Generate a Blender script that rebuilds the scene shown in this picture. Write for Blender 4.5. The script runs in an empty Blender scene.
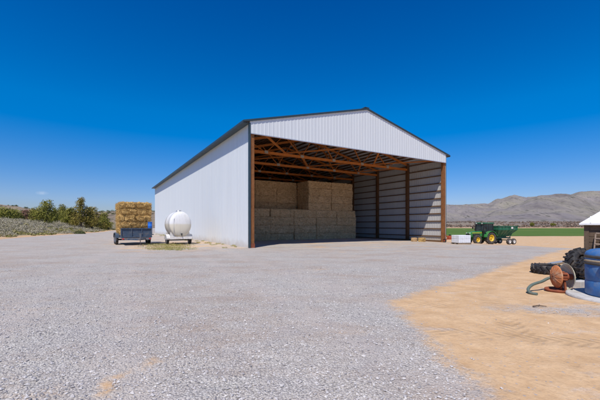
import bpy, math, random
import numpy as np
from mathutils import Vector, Matrix, noise as mnoise

random.seed(7)
rng = np.random.default_rng(11)
S = bpy.context.scene
COL = S.collection
R = math.radians
PI = math.pi
CAMH = 1.6
FPX = 332.0          # focal length in pixels of a 600 px wide picture


def smooth(a, b, x):
    t = min(1.0, max(0.0, (x - a) / (b - a)))
    return t * t * (3 - 2 * t)


def fbm(x, y, z=0.0, o=4):
    return mnoise.fractal(Vector((x, y, z)), 0.9, 2.1, o)


# ------------------------------------------------------------------ terrain
def road_edge(y):
    return -19.5 - 0.35 * y + 1.2 * math.sin(y * 0.11)


def ground_z(x, y):
    q = x * 0.6 + (y - 20) * 0.3
    z = -1.3 * smooth(8, 30, q)
    w = road_edge(y) - x
    if w > 0 and y > -60:
        z += 2.5 * smooth(0.5, 22, w) + 0.012 * max(0, w - 20) * smooth(20, 60, w)
    if w > 0:
        z += 0.25 * fbm(x * 0.12, y * 0.12, 3.0, 3) * smooth(0, 6, w)
    z += 0.035 * fbm(x * 0.25, y * 0.25, 1.0, 3)
    return z


# ------------------------------------------------------------------ helpers
class MB:
    """collects shapes into one mesh"""

    def __init__(self):
        self.v, self.f, self.s = [], [], []

    def add(self, verts, faces, sm=False):
        n = len(self.v)
        self.v.extend([tuple(p) for p in verts])
        self.f.extend([tuple(i + n for i in f) for f in faces])
        self.s.extend([sm] * len(faces))
        return self

    def box(self, c, s, rot=None):
        hx, hy, hz = s[0] / 2, s[1] / 2, s[2] / 2
        p = [Vector((x, y, z)) for z in (-hz, hz) for x, y in ((-hx, -hy), (hx, -hy), (hx, hy), (-hx, hy))]
        if rot is not None:
            p = [rot @ q for q in p]
        c = Vector(c)
        return self.add([q + c for q in p], [(3, 2, 1, 0), (4, 5, 6, 7), (0, 1, 5, 4), (1, 2, 6, 5), (2, 3, 7, 6), (3, 0, 4, 7)])

    def bar(self, a, b, w, h, up=(0, 0, 1)):
        a, b = Vector(a), Vector(b)
        d = (b - a).normalized()
        up = Vector(up)
        if abs(d.dot(up)) > 0.98:
            up = Vector((0, 1, 0))
        sx = d.cross(up).normalized() * (w / 2)
        sy = sx.cross(d).normalized() * (h / 2)
        p = [q + i * sx + j * sy for q in (a, b) for i, j in ((-1, -1), (1, -1), (1, 1), (-1, 1))]
        return self.add(p, [(0, 1, 2, 3), (7, 6, 5, 4), (1, 0, 4, 5), (2, 1, 5, 6), (3, 2, 6, 7), (0, 3, 7, 4)])

    def tube(self, pts, r, n=10, caps=True):
        pts = [Vector(p) for p in pts]
        rs = r if isinstance(r, (list, tuple)) else [r] * len(pts)
        rings, prev = [], None
        for i, p in enumerate(pts):
            d = (pts[min(i + 1, len(pts) - 1)] - pts[max(i - 1, 0)]).normalized()
            u = prev if prev is not None else (Vector((0, 0, 1)) if abs(d.z) < 0.9 else Vector((1, 0, 0)))
            u = (u - d * u.dot(d)).normalized()
            prev = u
            w = d.cross(u)
            rings.append([p + rs[i] * (math.cos(2 * PI * k / n) * u + math.sin(2 * PI * k / n) * w) for k in range(n)])
        v = [q for ring in rings for q in ring]
        f = []
        for i in range(len(pts) - 1):
            for k in range(n):
                k2 = (k + 1) % n
                f.append((i * n + k, i * n + k2, (i + 1) * n + k2, (i + 1) * n + k))
        self.add(v, f, True)
        if caps:
            self.add(rings[0], [tuple(reversed(range(n)))])
            self.add(rings[-1], [tuple(range(n))])
        return self

    def lathe(self, prof, n=32, M=None, sm=True, close=False):
        """prof: list of (radius, height); axis Z, then M"""
        v = []
        for r, h in prof:
            for k in range(n):
                a = 2 * PI * k / n
                v.append(Vector((r * math.cos(a), r * math.sin(a), h)))
        m = len(prof)
        f = []
        for i in range(m if close else m - 1):
            i2 = (i + 1) % m
            for k in range(n):
                k2 = (k + 1) % n
                f.append((i * n + k, i * n + k2, i2 * n + k2, i2 * n + k))
        if M is not None:
            v = [M @ q for q in v]
        return self.add(v, f, sm)

    def prism(self, poly, h, M=None):
        """poly: 2-D points (x, z) drawn in XZ, thickness h along y, centred"""
        n = len(poly)
        v = [Vector((x, -h / 2, z)) for x, z in poly] + [Vector((x, h / 2, z)) for x, z in poly]
        if M is not None:
            v = [M @ q for q in v]
        f = [tuple(range(n)), tuple(reversed(range(n, 2 * n)))]
        for i in range(n):
            j = (i + 1) % n
            f.append((i, i + n, j + n, j))
        return self.add(v, f)

    def build(self, name, mat, parent=None, bevel=0, seg=2, fix=True):
        me = bpy.data.meshes.new(name)
        me.from_pydata(self.v, [], self.f)
        me.polygons.foreach_set('use_smooth', self.s)
        if fix:
            import bmesh
            bm = bmesh.new()
            bm.from_mesh(me)
            bmesh.ops.recalc_face_normals(bm, faces=bm.faces)
            bm.to_mesh(me)
            bm.free()
        me.materials.append(mat)
        o = bpy.data.objects.new(name, me)
        COL.objects.link(o)
        if parent is not None:
            o.parent = parent
        if bevel:
            b = o.modifiers.new('bevel', 'BEVEL')
            b.width = bevel
            b.segments = seg
            b.limit_method = 'ANGLE'
            b.angle_limit = R(40)
        return o


def np_mesh(name, V, F, mat, smoothed=False, parent=None):
    """V (n,3), F (m,k) arrays"""
    me = bpy.data.meshes.new(name)
    k = F.shape[1]
    me.vertices.add(len(V))
    me.vertices.foreach_set('co', np.asarray(V, dtype=np.float32).ravel())
    me.loops.add(F.size)
    me.loops.foreach_set('vertex_index', F.astype(np.int32).ravel())
    me.polygons.add(len(F))
    me.polygons.foreach_set('loop_start', np.arange(0, F.size, k, dtype=np.int32))
    me.polygons.foreach_set('use_smooth', np.full(len(F), smoothed, dtype=bool))
    me.update(calc_edges=True)
    me.materials.append(mat)
    o = bpy.data.objects.new(name, me)
    COL.objects.link(o)
    if parent is not None:
        o.parent = parent
    return o


def thing(name, label, cat, loc=(0, 0, 0), rz=0.0, group=None):
    o = bpy.data.objects.new(name, None)
    COL.objects.link(o)
    o.location = loc
    o.rotation_euler = (0, 0, rz)
    return tag(o, label, cat, group)


def tag(o, label, cat, group=None):
    o['label'] = label
    o['category'] = cat
    if group:
        o['group'] = group
    return o


def copy_tree(o, parent=None):
    c = o.copy()
    COL.objects.link(c)
    if parent is not None:
        c.parent = parent
    for ch in list(o.children):
        copy_tree(ch, c)
    return c


# ------------------------------------------------------------------ materials
class NT:
    def __init__(self, name):
        self.m = bpy.data.materials.new(name)
        self.m.use_nodes = True
        self.t = self.m.node_tree
        self.b = self.t.nodes['Principled BSDF']
        self.geo = None

    def n(self, kind, **kw):
        x = self.t.nodes.new(kind)
        for k, v in kw.items():
            setattr(x, k, v)
        return x

    def l(self, a, b):
        self.t.links.new(a, b)

    def pos(self):
        if self.geo is None:
            self.geo = self.n('ShaderNodeNewGeometry')
        return self.geo.outputs['Position']

    def obj(self):
        return self.n('ShaderNodeTexCoord').outputs['Object']

    def mapping(self, vec, scale=(1, 1, 1), rot=(0, 0, 0)):
        m = self.n('ShaderNodeMapping')
        self.l(vec, m.inputs[0])
        m.inputs['Scale'].default_value = scale
        m.inputs['Rotation'].default_value = rot
        return m.outputs[0]

    def noise(self, vec, scale, detail=4, rough=0.6, out=0):
        x = self.n('ShaderNodeTexNoise')
        self.l(vec, x.inputs['Vector'])
        x.inputs['Scale'].default_value = scale
        x.inputs['Detail'].default_value = detail
        x.inputs['Roughness'].default_value = rough
        return x.outputs[out]

    def voro(self, vec, scale, feature='F1'):
        x = self.n('ShaderNodeTexVoronoi', feature=feature)
        self.l(vec, x.inputs['Vector'])
        x.inputs['Scale'].default_value = scale
        return x

    def ramp(self, fac, stops):
        x = self.n('ShaderNodeValToRGB')
        self.l(fac, x.inputs[0])
        e = x.color_ramp.elements
        while len(e) < len(stops):
            e.new(0.5)
        for i, (p, c) in enumerate(stops):
            e[i].position = p
            if not isinstance(c, (tuple, list)):
                c = (c, c, c)
            e[i].color = (c[0], c[1], c[2], 1)
        return x.outputs[0]

    def mix(self, fac, a, b, mode='MIX'):
        x = self.n('ShaderNodeMix', data_type='RGBA', blend_type=mode)
        for sock, val in ((x.inputs[0], fac), (x.inputs[6], a), (x.inputs[7], b)):
            if isinstance(val, (int, float)):
                sock.default_value = val
            elif isinstance(val, (tuple, list)):
                sock.default_value = (val[0], val[1], val[2], 1)
            else:
                self.l(val, sock)
        return x.outputs[2]

    def math(self, op, a, b=0.0, c=None):
        x = self.n('ShaderNodeMath', operation=op)
        for i, val in enumerate((a, b, c)):
            if val is None:
                continue
            if isinstance(val, (int, float)):
                x.inputs[i].default_value = val
            else:
                self.l(val, x.inputs[i])
        return x.outputs[0]

    def step(self, val, a, b):
        x = self.n('ShaderNodeMapRange', interpolation_type='SMOOTHSTEP')
        self.l(val, x.inputs[0])
        x.inputs[1].default_value = a
        x.inputs[2].default_value = b
        return x.outputs[0]

    def bump(self, h, strength=0.5, dist=0.02, prev=None):
        x = self.n('ShaderNodeBump')
        x.inputs['Strength'].default_value = strength
        x.inputs['Distance'].default_value = dist
        self.l(h, x.inputs['Height'])
        if prev is not None:
            self.l(prev, x.inputs['Normal'])
        return x.outputs[0]

    def done(self, col, rough=0.7, normal=None, metal=0.0, spec=0.5):
        if isinstance(col, (tuple, list)):
            self.b.inputs['Base Color'].default_value = (col[0], col[1], col[2], 1)
        else:
            self.l(col, self.b.inputs['Base Color'])
        if isinstance(rough, (int, float)):
            self.b.inputs['Roughness'].default_value = rough
        else:
            self.l(rough, self.b.inputs['Roughness'])
        self.b.inputs['Metallic'].default_value = metal
        self.b.inputs['Specular IOR Level'].default_value = spec
        if normal is not None:
            self.l(normal, self.b.inputs['Normal'])
        return self.m


def simple(name, col, rough=0.6, var=0.18, scale=6, dirt=None, metal=0.0, bump=0.0, spec=0.4, bscale=40):
    t = NT(name)
    v = t.obj()
    n1 = t.noise(v, scale, 5, 0.65)
    c = t.mix(t.ramp(n1, [(0.3, 0), (0.7, 1)]), [x * (1 - var) for x in col], [min(1, x * (1 + var)) for x in col])
    if dirt is not None:
        n2 = t.noise(v, scale * 0.6 + 0.7, 7, 0.7)
        c = t.mix(t.ramp(n2, [(0.5, 0), (0.68, 0.85)]), c, dirt)
    nm = None
    if bump:
        nm = t.bump(t.noise(v, bscale, 4, 0.6), bump, 0.01)
    rr = t.ramp(n1, [(0.2, min(1, rough + 0.1)), (0.8, max(0.05, rough - 0.1))])
    return t.done(c, rr, nm, metal, spec)


def mat_siding(name, col, streak=0.5):
    t = NT(name)
    v = t.obj()
    s = t.noise(t.mapping(v, (2.5, 2.5, 0.12)), 1.0, 5, 0.6)
    c = t.mix(t.ramp(s, [(0.35, 0), (0.75, streak)]), col, [x * 0.84 for x in col])
    # faint sheet-to-sheet difference
    br = t.noise(t.mapping(v, (1.05, 1.05, 0.0)), 1.0, 1, 0.4)
    c = t.mix(t.ramp(br, [(0.45, 0), (0.55, 0.3)]), c, [col[0] * 0.93, col[1] * 0.94, col[2] * 0.96])
    z = t.n('ShaderNodeSeparateXYZ')
    t.l(v, z.inputs[0])
    nz = t.math('ADD', z.outputs[2], t.math('MULTIPLY', t.noise(v, 1.6, 5, 0.7), 1.0))
    splash = t.step(nz, 1.15, 0.4)
    c = t.mix(t.math('MULTIPLY', splash, 0.5), c, (0.42, 0.33, 0.24))
    nb = t.bump(t.noise(t.mapping(v, (1.2, 1.2, 0.7)), 1.6, 2, 0.5), 0.16, 0.03)
    return t.done(c, 0.5, nb, 0.0, 0.3)


def mat_wood(name, a, b, scale=1.0, dark=(0.05, 0.03, 0.02)):
    t = NT(name)
    v = t.obj()
    n1 = t.noise(t.mapping(v, (3 * scale, 3 * scale, 3 * scale)), 1.0, 6, 0.7)
    n2 = t.noise(v, 26 * scale, 5, 0.7)
    c = t.mix(t.ramp(n1, [(0.3, 0), (0.7, 1)]), a, b)
    c = t.mix(t.ramp(n2, [(0.52, 0), (0.75, 0.65)]), c, dark)
    return t.done(c, 0.75, t.bump(n2, 0.4, 0.01), 0, 0.25)


def mat_straw(name, a, b, dark, seam=True):
    t = NT(name)
    v = t.obj()
    oi = t.n('ShaderNodeObjectInfo')
    off = t.n('ShaderNodeVectorMath', operation='ADD')
    t.l(v, off.inputs[0])
    sc = t.n('ShaderNodeVectorMath', operation='SCALE')
    t.l(oi.outputs['Location'], sc.inputs[0])
    sc.inputs['Scale'].default_value = 3.7
    t.l(sc.outputs[0], off.inputs[1])
    v = off.outputs[0]
    f1 = t.noise(t.mapping(v, (9, 30, 42), (0, 0, 0.15)), 1.0, 6, 0.75)
    f2 = t.noise(t.mapping(v, (14, 24, 60), (0.2, 0.3, 0)), 1.6, 4, 0.7)
    big = t.noise(v, 2.2, 5, 0.65)
    c = t.mix(t.ramp(f1, [(0.3, 0), (0.68, 1)]), a, b)
    c = t.mix(t.ramp(f2, [(0.5, 0), (0.72, 0.85)]), c, dark)
    c = t.mix(t.ramp(big, [(0.4, 0), (0.7, 0.55)]), c, [(x + y) * 0.36 for x, y in zip(a, dark)])
    sp = t.noise(t.mapping(v, (4.5, 4.5, 8)), 1.0, 6, 0.78)
    c = t.mix(t.ramp(sp, [(0.50, 0), (0.62, 0.85)]), c, dark)
    bd = t.noise(t.mapping(v, (0.5, 0.5, 5.5)), 1.0, 3, 0.6)
    c = t.mix(t.ramp(bd, [(0.42, 0), (0.62, 0.3)]), c, [x * 0.55 for x in a])
    c = t.mix(t.math('MULTIPLY', oi.outputs['Random'], 0.22), c, [x * 0.62 for x in a])
    h = t.math('ADD', t.math('ADD', f1, f2), t.math('MULTIPLY', sp, -1.5))
    return t.done(c, 0.9, t.bump(h, 0.9, 0.03), 0, 0.1)


def mat_leaf(name, cols, bark=False):
    t = NT(name)
    g = t.n('ShaderNodeNewGeometry')
    n = t.noise(t.obj(), 0.9, 3, 0.6)
    f = t.math('ADD', t.math('MULTIPLY', g.outputs['Random Per Island'], 0.6), t.math('MULTIPLY', n, 0.5))
    k = len(cols)
    c = t.ramp(f, [(0.15 + 0.7 * i / (k - 1), cols[i]) for i in range(k)])
    t.b.inputs['Subsurface Weight'].default_value = 0.0
    return t.done(c, 0.75, None, 0, 0.15)


M = {}
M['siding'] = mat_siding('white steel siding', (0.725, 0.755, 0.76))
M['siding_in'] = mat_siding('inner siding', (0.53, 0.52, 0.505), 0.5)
M['trim'] = simple('dark slate trim', (0.035, 0.06, 0.075), 0.45, 0.15, 3)
M['roof'] = simple('roof steel', (0.62, 0.63, 0.65), 0.45, 0.1, 2)
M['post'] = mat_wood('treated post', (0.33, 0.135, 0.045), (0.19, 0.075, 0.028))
M['shaded_post'] = mat_wood('shade-painted post', (0.17, 0.08, 0.032), (0.10, 0.045, 0.02))  # same post timber, with the shade inside the barn painted into its colour
M['truss'] = mat_wood('truss timber', (0.62, 0.215, 0.045), (0.44, 0.14, 0.035), 0.8, (0.14, 0.05, 0.02))
M['girt'] = mat_wood('girt timber', (0.20, 0.11, 0.055), (0.12, 0.065, 0.035))
M['plate'] = simple('galvanised plate', (0.40, 0.39, 0.36), 0.5, 0.25, 12, (0.3, 0.2, 0.12), metal=0.2)
M['hay'] = mat_straw('stored hay', (0.78, 0.50, 0.24), (0.92, 0.68, 0.40), (0.34, 0.18, 0.075))
M['straw'] = mat_straw('golden straw', (0.74, 0.46, 0.15), (0.92, 0.67, 0.30), (0.22, 0.10, 0.025))
M['old_hay'] = mat_straw('older hay', (0.80, 0.53, 0.27), (0.92, 0.69, 0.41), (0.40, 0.23, 0.10))
M['twine'] = simple('twine', (0.40, 0.22, 0.08), 0.8)
M['rubber'] = simple('tyre rubber', (0.022, 0.022, 0.024), 0.7, 0.3, 9, (0.12, 0.10, 0.085), bump=0.3)
M['dusty_rubber'] = simple('dusty tyre', (0.055, 0.05, 0.048), 0.85, 0.3, 7, (0.22, 0.185, 0.15), bump=0.3)
M['trailer_blue'] = simple('slate blue paint', (0.055, 0.085, 0.13), 0.5, 0.2, 4, (0.14, 0.14, 0.14))
M['steel'] = simple('weathered steel', (0.22, 0.22, 0.23), 0.5, 0.2, 8, (0.2, 0.13, 0.09), metal=0.4)
M['black'] = simple('black paint', (0.02, 0.02, 0.022), 0.5, 0.2, 6, (0.09, 0.08, 0.07))
M['white'] = simple('white paint', (0.74, 0.73, 0.70), 0.5, 0.06, 4, (0.5, 0.44, 0.36))
M['galv'] = simple('galvanised steel', (0.45, 0.46, 0.48), 0.4, 0.12, 10, metal=0.4)
M['blue_plastic'] = simple('blue plastic', (0.045, 0.155, 0.38), 0.55, 0.2, 5, (0.17, 0.22, 0.30), bump=0.08)
M['blue_drum'] = simple('bright blue plastic', (0.02, 0.16, 0.62), 0.45, 0.15, 5)
M['green'] = simple('tractor green', (0.03, 0.22, 0.05), 0.42, 0.2, 3, (0.17, 0.21, 0.11))
M['yellow'] = simple('wheel yellow', (0.80, 0.52, 0.02), 0.45, 0.12, 5, (0.55, 0.40, 0.12))
M['cart_green'] = simple('cart green', (0.02, 0.135, 0.075), 0.5, 0.25, 2, (0.12, 0.17, 0.11))
M['red_light'] = simple('red lens', (0.5, 0.02, 0.015), 0.25, 0.1)
M['clear_lens'] = simple('clear lens', (0.75, 0.75, 0.72), 0.15, 0.05)
M['rust'] = simple('rusty steel', (0.26, 0.075, 0.035), 0.85, 0.35, 6, (0.17, 0.055, 0.03), bump=0.3)
M['orange_rust'] = simple('orange flange', (0.55, 0.20, 0.075), 0.8, 0.25, 6, (0.52, 0.38, 0.25), bump=0.15)
M['cream'] = simple('cream flange', (0.70, 0.66, 0.50), 0.7, 0.15, 5, (0.42, 0.36, 0.20), bump=0.15)
M['hose'] = simple('hose', (0.115, 0.155, 0.13), 0.6, 0.2, 9, (0.22, 0.2, 0.15))
M['concrete'] = simple('concrete', (0.52, 0.50, 0.47), 0.9, 0.15, 5, (0.36, 0.32, 0.27), bump=0.3)
M['strap'] = simple('dark strap', (0.07, 0.065, 0.06), 0.6, 0.2)
M['tan_strap'] = simple('tan strap', (0.40, 0.33, 0.22), 0.7, 0.2)
M['red'] = simple('faded red paint', (0.45, 0.09, 0.035), 0.6, 0.25, 6, (0.3, 0.14, 0.07))
M['bag'] = simple('white sack', (0.74, 0.75, 0.77), 0.6, 0.06, 5, bump=0.2, bscale=14)
M['pallet'] = mat_wood('pallet wood', (0.36, 0.28, 0.19), (0.26, 0.2, 0.14))
M['shed_wood'] = mat_wood('weathered board', (0.17, 0.115, 0.075), (0.10, 0.07, 0.05))
M['lattice'] = mat_wood('lattice wood', (0.33, 0.25, 0.19), (0.24, 0.18, 0.14))
M['shed_roof'] = simple('white roof steel', (0.76, 0.77, 0.78), 0.5, 0.06, 2, (0.6, 0.58, 0.55))
M['bark'] = mat_wood('juniper bark', (0.17, 0.12, 0.085), (0.09, 0.065, 0.05), 2)


def mat_tank():
    t = NT('poly tank')
    v = t.obj()
    z = t.n('ShaderNodeSeparateXYZ')
    t.l(v, z.inputs[0])
    lvl = t.step(t.math('ADD', z.outputs[2], t.math('MULTIPLY', t.noise(v, 3, 3), 0.03)), -0.06, 0.10)
    c = t.mix(lvl, (0.72, 0.68, 0.56), (0.80, 0.80, 0.79))
    n = t.noise(t.mapping(v, (5, 5, 1.2)), 1.0, 6, 0.7)
    c = t.mix(t.ramp(n, [(0.5, 0), (0.75, 0.45)]), c, (0.5, 0.46, 0.36))
    return t.done(c, 0.4, None, 0, 0.4)


M['tank'] = mat_tank()


def mat_glass_dark():
    t = NT('cab glass')
    t.b.inputs['Transmission Weight'].default_value = 0.75
    t.b.inputs['IOR'].default_value = 1.12
    return t.done((0.12, 0.17, 0.19), 0.03, None, 0, 0.6)


M['glass'] = mat_glass_dark()


def mat_ground():
    t = NT('gravel yard and dirt')
    p = t.pos()
    dirt = t.n('ShaderNodeAttribute', attribute_name='dirt_sd').outputs['Fac']
    bank = t.n('ShaderNodeAttribute', attribute_name='bank').outputs['Fac']
    fine = t.n('ShaderNodeAttribute', attribute_name='fines').outputs['Fac']
    # crushed stone, three sizes
    nw = t.noise(p, 6.0, 2, 0.5, 1)
    wv = t.n('ShaderNodeVectorMath', operation='MULTIPLY_ADD')
    t.l(nw, wv.inputs[0])
    wv.inputs[1].default_value = (0.02, 0.02, 0.02)
    t.l(p, wv.inputs[2])
    v1 = t.voro(wv.outputs[0], 44)
    v2 = t.voro(wv.outputs[0], 95)
    s1 = t.n('ShaderNodeSeparateColor')
    t.l(v1.outputs['Color'], s1.inputs[0])
    s2 = t.n('ShaderNodeSeparateColor')
    t.l(v2.outputs['Color'], s2.inputs[0])
    stone = t.ramp(s1.outputs[0], [(0.0, (0.22, 0.20, 0.20)), (0.3, (0.48, 0.45, 0.44)), (0.7, (0.64, 0.605, 0.59)), (0.93, (0.74, 0.71, 0.68)), (1, (0.85, 0.82, 0.78))])
    grit = t.ramp(s2.outputs[1], [(0.0, (0.29, 0.265, 0.258)), (0.5, (0.55, 0.515, 0.495)), (1.0, (0.73, 0.68, 0.63))])
    pick = t.ramp(t.noise(p, 9, 4, 0.6), [(0.40, 0), (0.56, 1)])
    gravel = t.mix(pick, stone, grit)
    edge1 = t.ramp(v1.outputs['Distance'], [(0.35, 1), (0.8, 0.6)])
    gravel = t.mix(1.0, gravel, edge1, 'MULTIPLY')
    gravel = t.mix(1.0, gravel, (1.03, 1.02, 0.955), 'MULTIPLY')
    big = t.noise(p, 0.33, 6, 0.62)
    gravel = t.mix(t.ramp(big, [(0.42, 0), (0.66, 0.5)]), gravel, (0.50, 0.42, 0.35))
    # brownish worn blotches and two pairs of faint wheel tracks towards the road
    br = t.noise(t.mapping(p, (0.30, 0.55, 1), (0, 0, 0.3)), 1.0, 7, 0.72)
    gravel = t.mix(t.ramp(br, [(0.47, 0), (0.62, 0.5)]), gravel, (0.37, 0.265, 0.195))
    gx = t.n('ShaderNodeSeparateXYZ')
    t.l(p, gx.inputs[0])
    cc = t.math('ADD', t.math('ADD', t.math('MULTIPLY', gx.outputs[0], 0.86), t.math('MULTIPLY', gx.outputs[1], 0.5)),
                t.math('ADD', t.math('MULTIPLY', t.math('MULTIPLY', gx.outputs[1], gx.outputs[1]), -0.0042), t.math('MULTIPLY', t.noise(p, 0.25, 2, 0.5), 0.8)))
    tr = None
    for c0 in (-1.2, 0.5, 3.4, 5.0):
        one = t.step(t.math('ABSOLUTE', t.math('SUBTRACT', cc, c0)), 0.42, 0.12)
        tr = one if tr is None else t.math('MAXIMUM', tr, one)
    tr = t.math('MULTIPLY', tr, t.ramp(t.noise(p, 1.3, 5, 0.7), [(0.38, 0.05), (0.62, 0.55)]))
    gravel = t.mix(tr, gravel, (0.52, 0.455, 0.40))
    mid = t.noise(p, 1.7, 5, 0.65)
    gravel = t.mix(t.ramp(mid, [(0.35, 0.28), (0.55, 0)]), gravel, (0.36, 0.335, 0.335))
    # fine compacted dirt
    d1 = t.noise(p, 2.2, 7, 0.65)
    d2 = t.noise(p, 22, 6, 0.7)
    soil = t.mix(t.ramp(d1, [(0.3, 0), (0.7, 1)]), (0.53, 0.335, 0.175), (0.70, 0.485, 0.285))
    soil = t.mix(t.ramp(d2, [(0.48, 0), (0.72, 0.55)]), soil, (0.42, 0.27, 0.15))
    gp_ = t.noise(t.mapping(p, (0.5, 1.1, 1)), 1.0, 7, 0.72)
    soil = t.mix(t.ramp(gp_, [(0.56, 0), (0.68, 0.6)]), soil, grit)
    sp = t.voro(p, 24)
    ssp = t.n('ShaderNodeSeparateColor')
    t.l(sp.outputs['Color'], ssp.inputs[0])
    peb = t.math('MULTIPLY', t.ramp(ssp.outputs[0], [(0.90, 0), (0.92, 1)]), t.ramp(sp.outputs['Distance'], [(0.25, 1), (0.4, 0)]))
    soil = t.mix(t.math('MULTIPLY', peb, 0.8), soil, (0.36, 0.33, 0.32))
    # region masks with ragged edges
    nn = t.math('ADD', t.math('MULTIPLY', t.math('SUBTRACT', t.noise(p, 0.8, 6, 0.68), 0.5), 1.7),
                t.math('MULTIPLY', t.math('SUBTRACT', t.noise(p, 11, 4, 0.7), 0.5), 0.9))
    md = t.step(t.math('ADD', dirt, t.math('MULTIPLY', nn, 0.75)), -0.24, 0.22)
    pf = t.noise(t.mapping(p, (0.45, 0.8, 1), (0, 0, 0.5)), 1.0, 6, 0.68)
    patch = t.math('MULTIPLY', t.step(t.math('ADD', pf, t.math('MULTIPLY', fine, 0.32)), 0.60, 0.80), 0.75)
    md = t.math('MAXIMUM', md, patch)
    col = t.mix(md, gravel, soil)
    # verge and bank: pale soil, then dry grass
    bn = t.math('ADD', bank, t.math('MULTIPLY', nn, 0.5))
    mb = t.step(bn, -0.4, 0.4)
    col = t.mix(mb, col, soil)
    gr = t.ramp(t.noise(p, 0.7, 6, 0.7), [(0.3, (0.27, 0.20, 0.12)), (0.5, (0.23, 0.20, 0.11)), (0.7, (0.16, 0.17, 0.08))])
    col = t.mix(t.step(bn, 2.0, 4.0), col, gr)
    hb = t.mix(md, t.math('MULTIPLY', v1.outputs['Distance'], -1.0), t.math('MULTIPLY', d2, 0.5))
    n1 = t.bump(hb, 0.75, 0.022)
    # faint wheel tracks curving over the dirt
    xy = t.n('ShaderNodeSeparateXYZ')
    t.l(wv.outputs[0], xy.inputs[0])
    trk = None
    for cx, cy, rad in ((6, 15, 9.0), (6, 15, 10.7), (16, 1.5, 11.5), (16, 1.5, 13.2)):
        ddx = t.math('SUBTRACT', xy.outputs[0], cx)
        ddy = t.math('SUBTRACT', xy.outputs[1], cy)
        rr = t.math('SQRT', t.math('ADD', t.math('MULTIPLY', ddx, ddx), t.math('MULTIPLY', ddy, ddy)))
        off = t.math('ABSOLUTE', t.math('SUBTRACT', rr, rad))
        ins = t.step(off, 0.24, 0.15)
        lug = t.math('SINE', t.math('ADD', t.math('MULTIPLY', t.math('ARCTAN2', ddy, ddx), rad * 34), t.math('MULTIPLY', off, 40)))
        one = t.math('MULTIPLY', ins, t.math('SUBTRACT', t.math('MULTIPLY', lug, 0.35), 0.6))
        trk = one if trk is None else t.math('ADD', trk, one)
    wear = t.ramp(t.noise(p, 0.9, 4, 0.6), [(0.42, 0), (0.6, 1)])
    trk = t.math('MULTIPLY', t.math('MULTIPLY', trk, wear), md)
    n1 = t.bump(trk, 0.55, 0.03, n1)
    n3 = t.bump(t.noise(p, 5.0, 5, 0.6), 0.4, 0.05, n1)
    n2 = t.bump(d1, 0.45, 0.08, n3)
    col = t.mix(t.math('MULTIPLY', trk, -0.35), col, (0.36, 0.235, 0.13))
    return t.done(col, 0.95, n2, 0, 0.15)


M['ground'] = mat_ground()


def mat_field():
    t = NT('green crop')
    p = t.pos()
    n = t.noise(t.mapping(p, (0.03, 0.11, 1)), 1.0, 6, 0.65)
    f = t.noise(t.mapping(p, (2.2, 1.4, 1)), 1.0, 5, 0.7)
    c = t.ramp(n, [(0.3, (0.075, 0.15, 0.025)), (0.55, (0.11, 0.18, 0.035)), (0.72, (0.19, 0.21, 0.06))])
    c = t.mix(t.ramp(f, [(0.4, 0), (0.7, 0.5)]), c, (0.06, 0.095, 0.025))
    return t.done(c, 0.9, t.bump(f, 0.7, 0.2), 0, 0.1)


M['field'] = mat_field()


def mat_hills(name, pale, lilac, khaki, dark, dots=0.09):
    t = NT(name)
    p = t.pos()
    z = t.n('ShaderNodeSeparateXYZ')
    t.l(p, z.inputs[0])
    n = t.noise(t.mapping(p, (1, 0.35, 1)), 0.007, 7, 0.65)
    m = t.noise(t.mapping(p, (1, 0.22, 0.6)), 0.035, 8, 0.72)
    c = t.mix(t.ramp(n, [(0.38, 0), (0.62, 1)]), lilac, khaki)
    c = t.mix(t.ramp(m, [(0.45, 0), (0.72, 0.8)]), c, pale)
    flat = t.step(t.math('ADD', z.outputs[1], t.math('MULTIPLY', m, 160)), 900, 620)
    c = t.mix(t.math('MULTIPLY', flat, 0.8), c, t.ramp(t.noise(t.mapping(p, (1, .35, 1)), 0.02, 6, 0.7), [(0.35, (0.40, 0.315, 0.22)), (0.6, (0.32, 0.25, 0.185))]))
    hi = t.ramp(t.noise(t.mapping(p, (1, 0.4, 1)), 0.012, 6, 0.65), [(0.5, 0), (0.66, 0.75)])
    c = t.mix(hi, c, dark)
    vo = t.voro(t.mapping(p, (1, 0.3, 1)), dots)
    sc = t.n('ShaderNodeSeparateColor')
    t.l(vo.outputs['Color'], sc.inputs[0])
    cl = t.ramp(t.noise(p, 0.01, 4, 0.6), [(0.42, 0), (0.6, 1)])
    d = t.math('MULTIPLY', t.ramp(vo.outputs['Distance'], [(0.22, 1), (0.42, 0)]), t.ramp(sc.outputs[0], [(0.4, 0), (0.5, 1)]))
    d = t.math('MULTIPLY', d, t.math('ADD', t.math('MULTIPLY', cl, 0.75), 0.1))
    c = t.mix(d, c, (0.05, 0.055, 0.04))
    return t.done(c, 0.95, t.bump(m, 0.9, 14), 0, 0.05)


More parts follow.
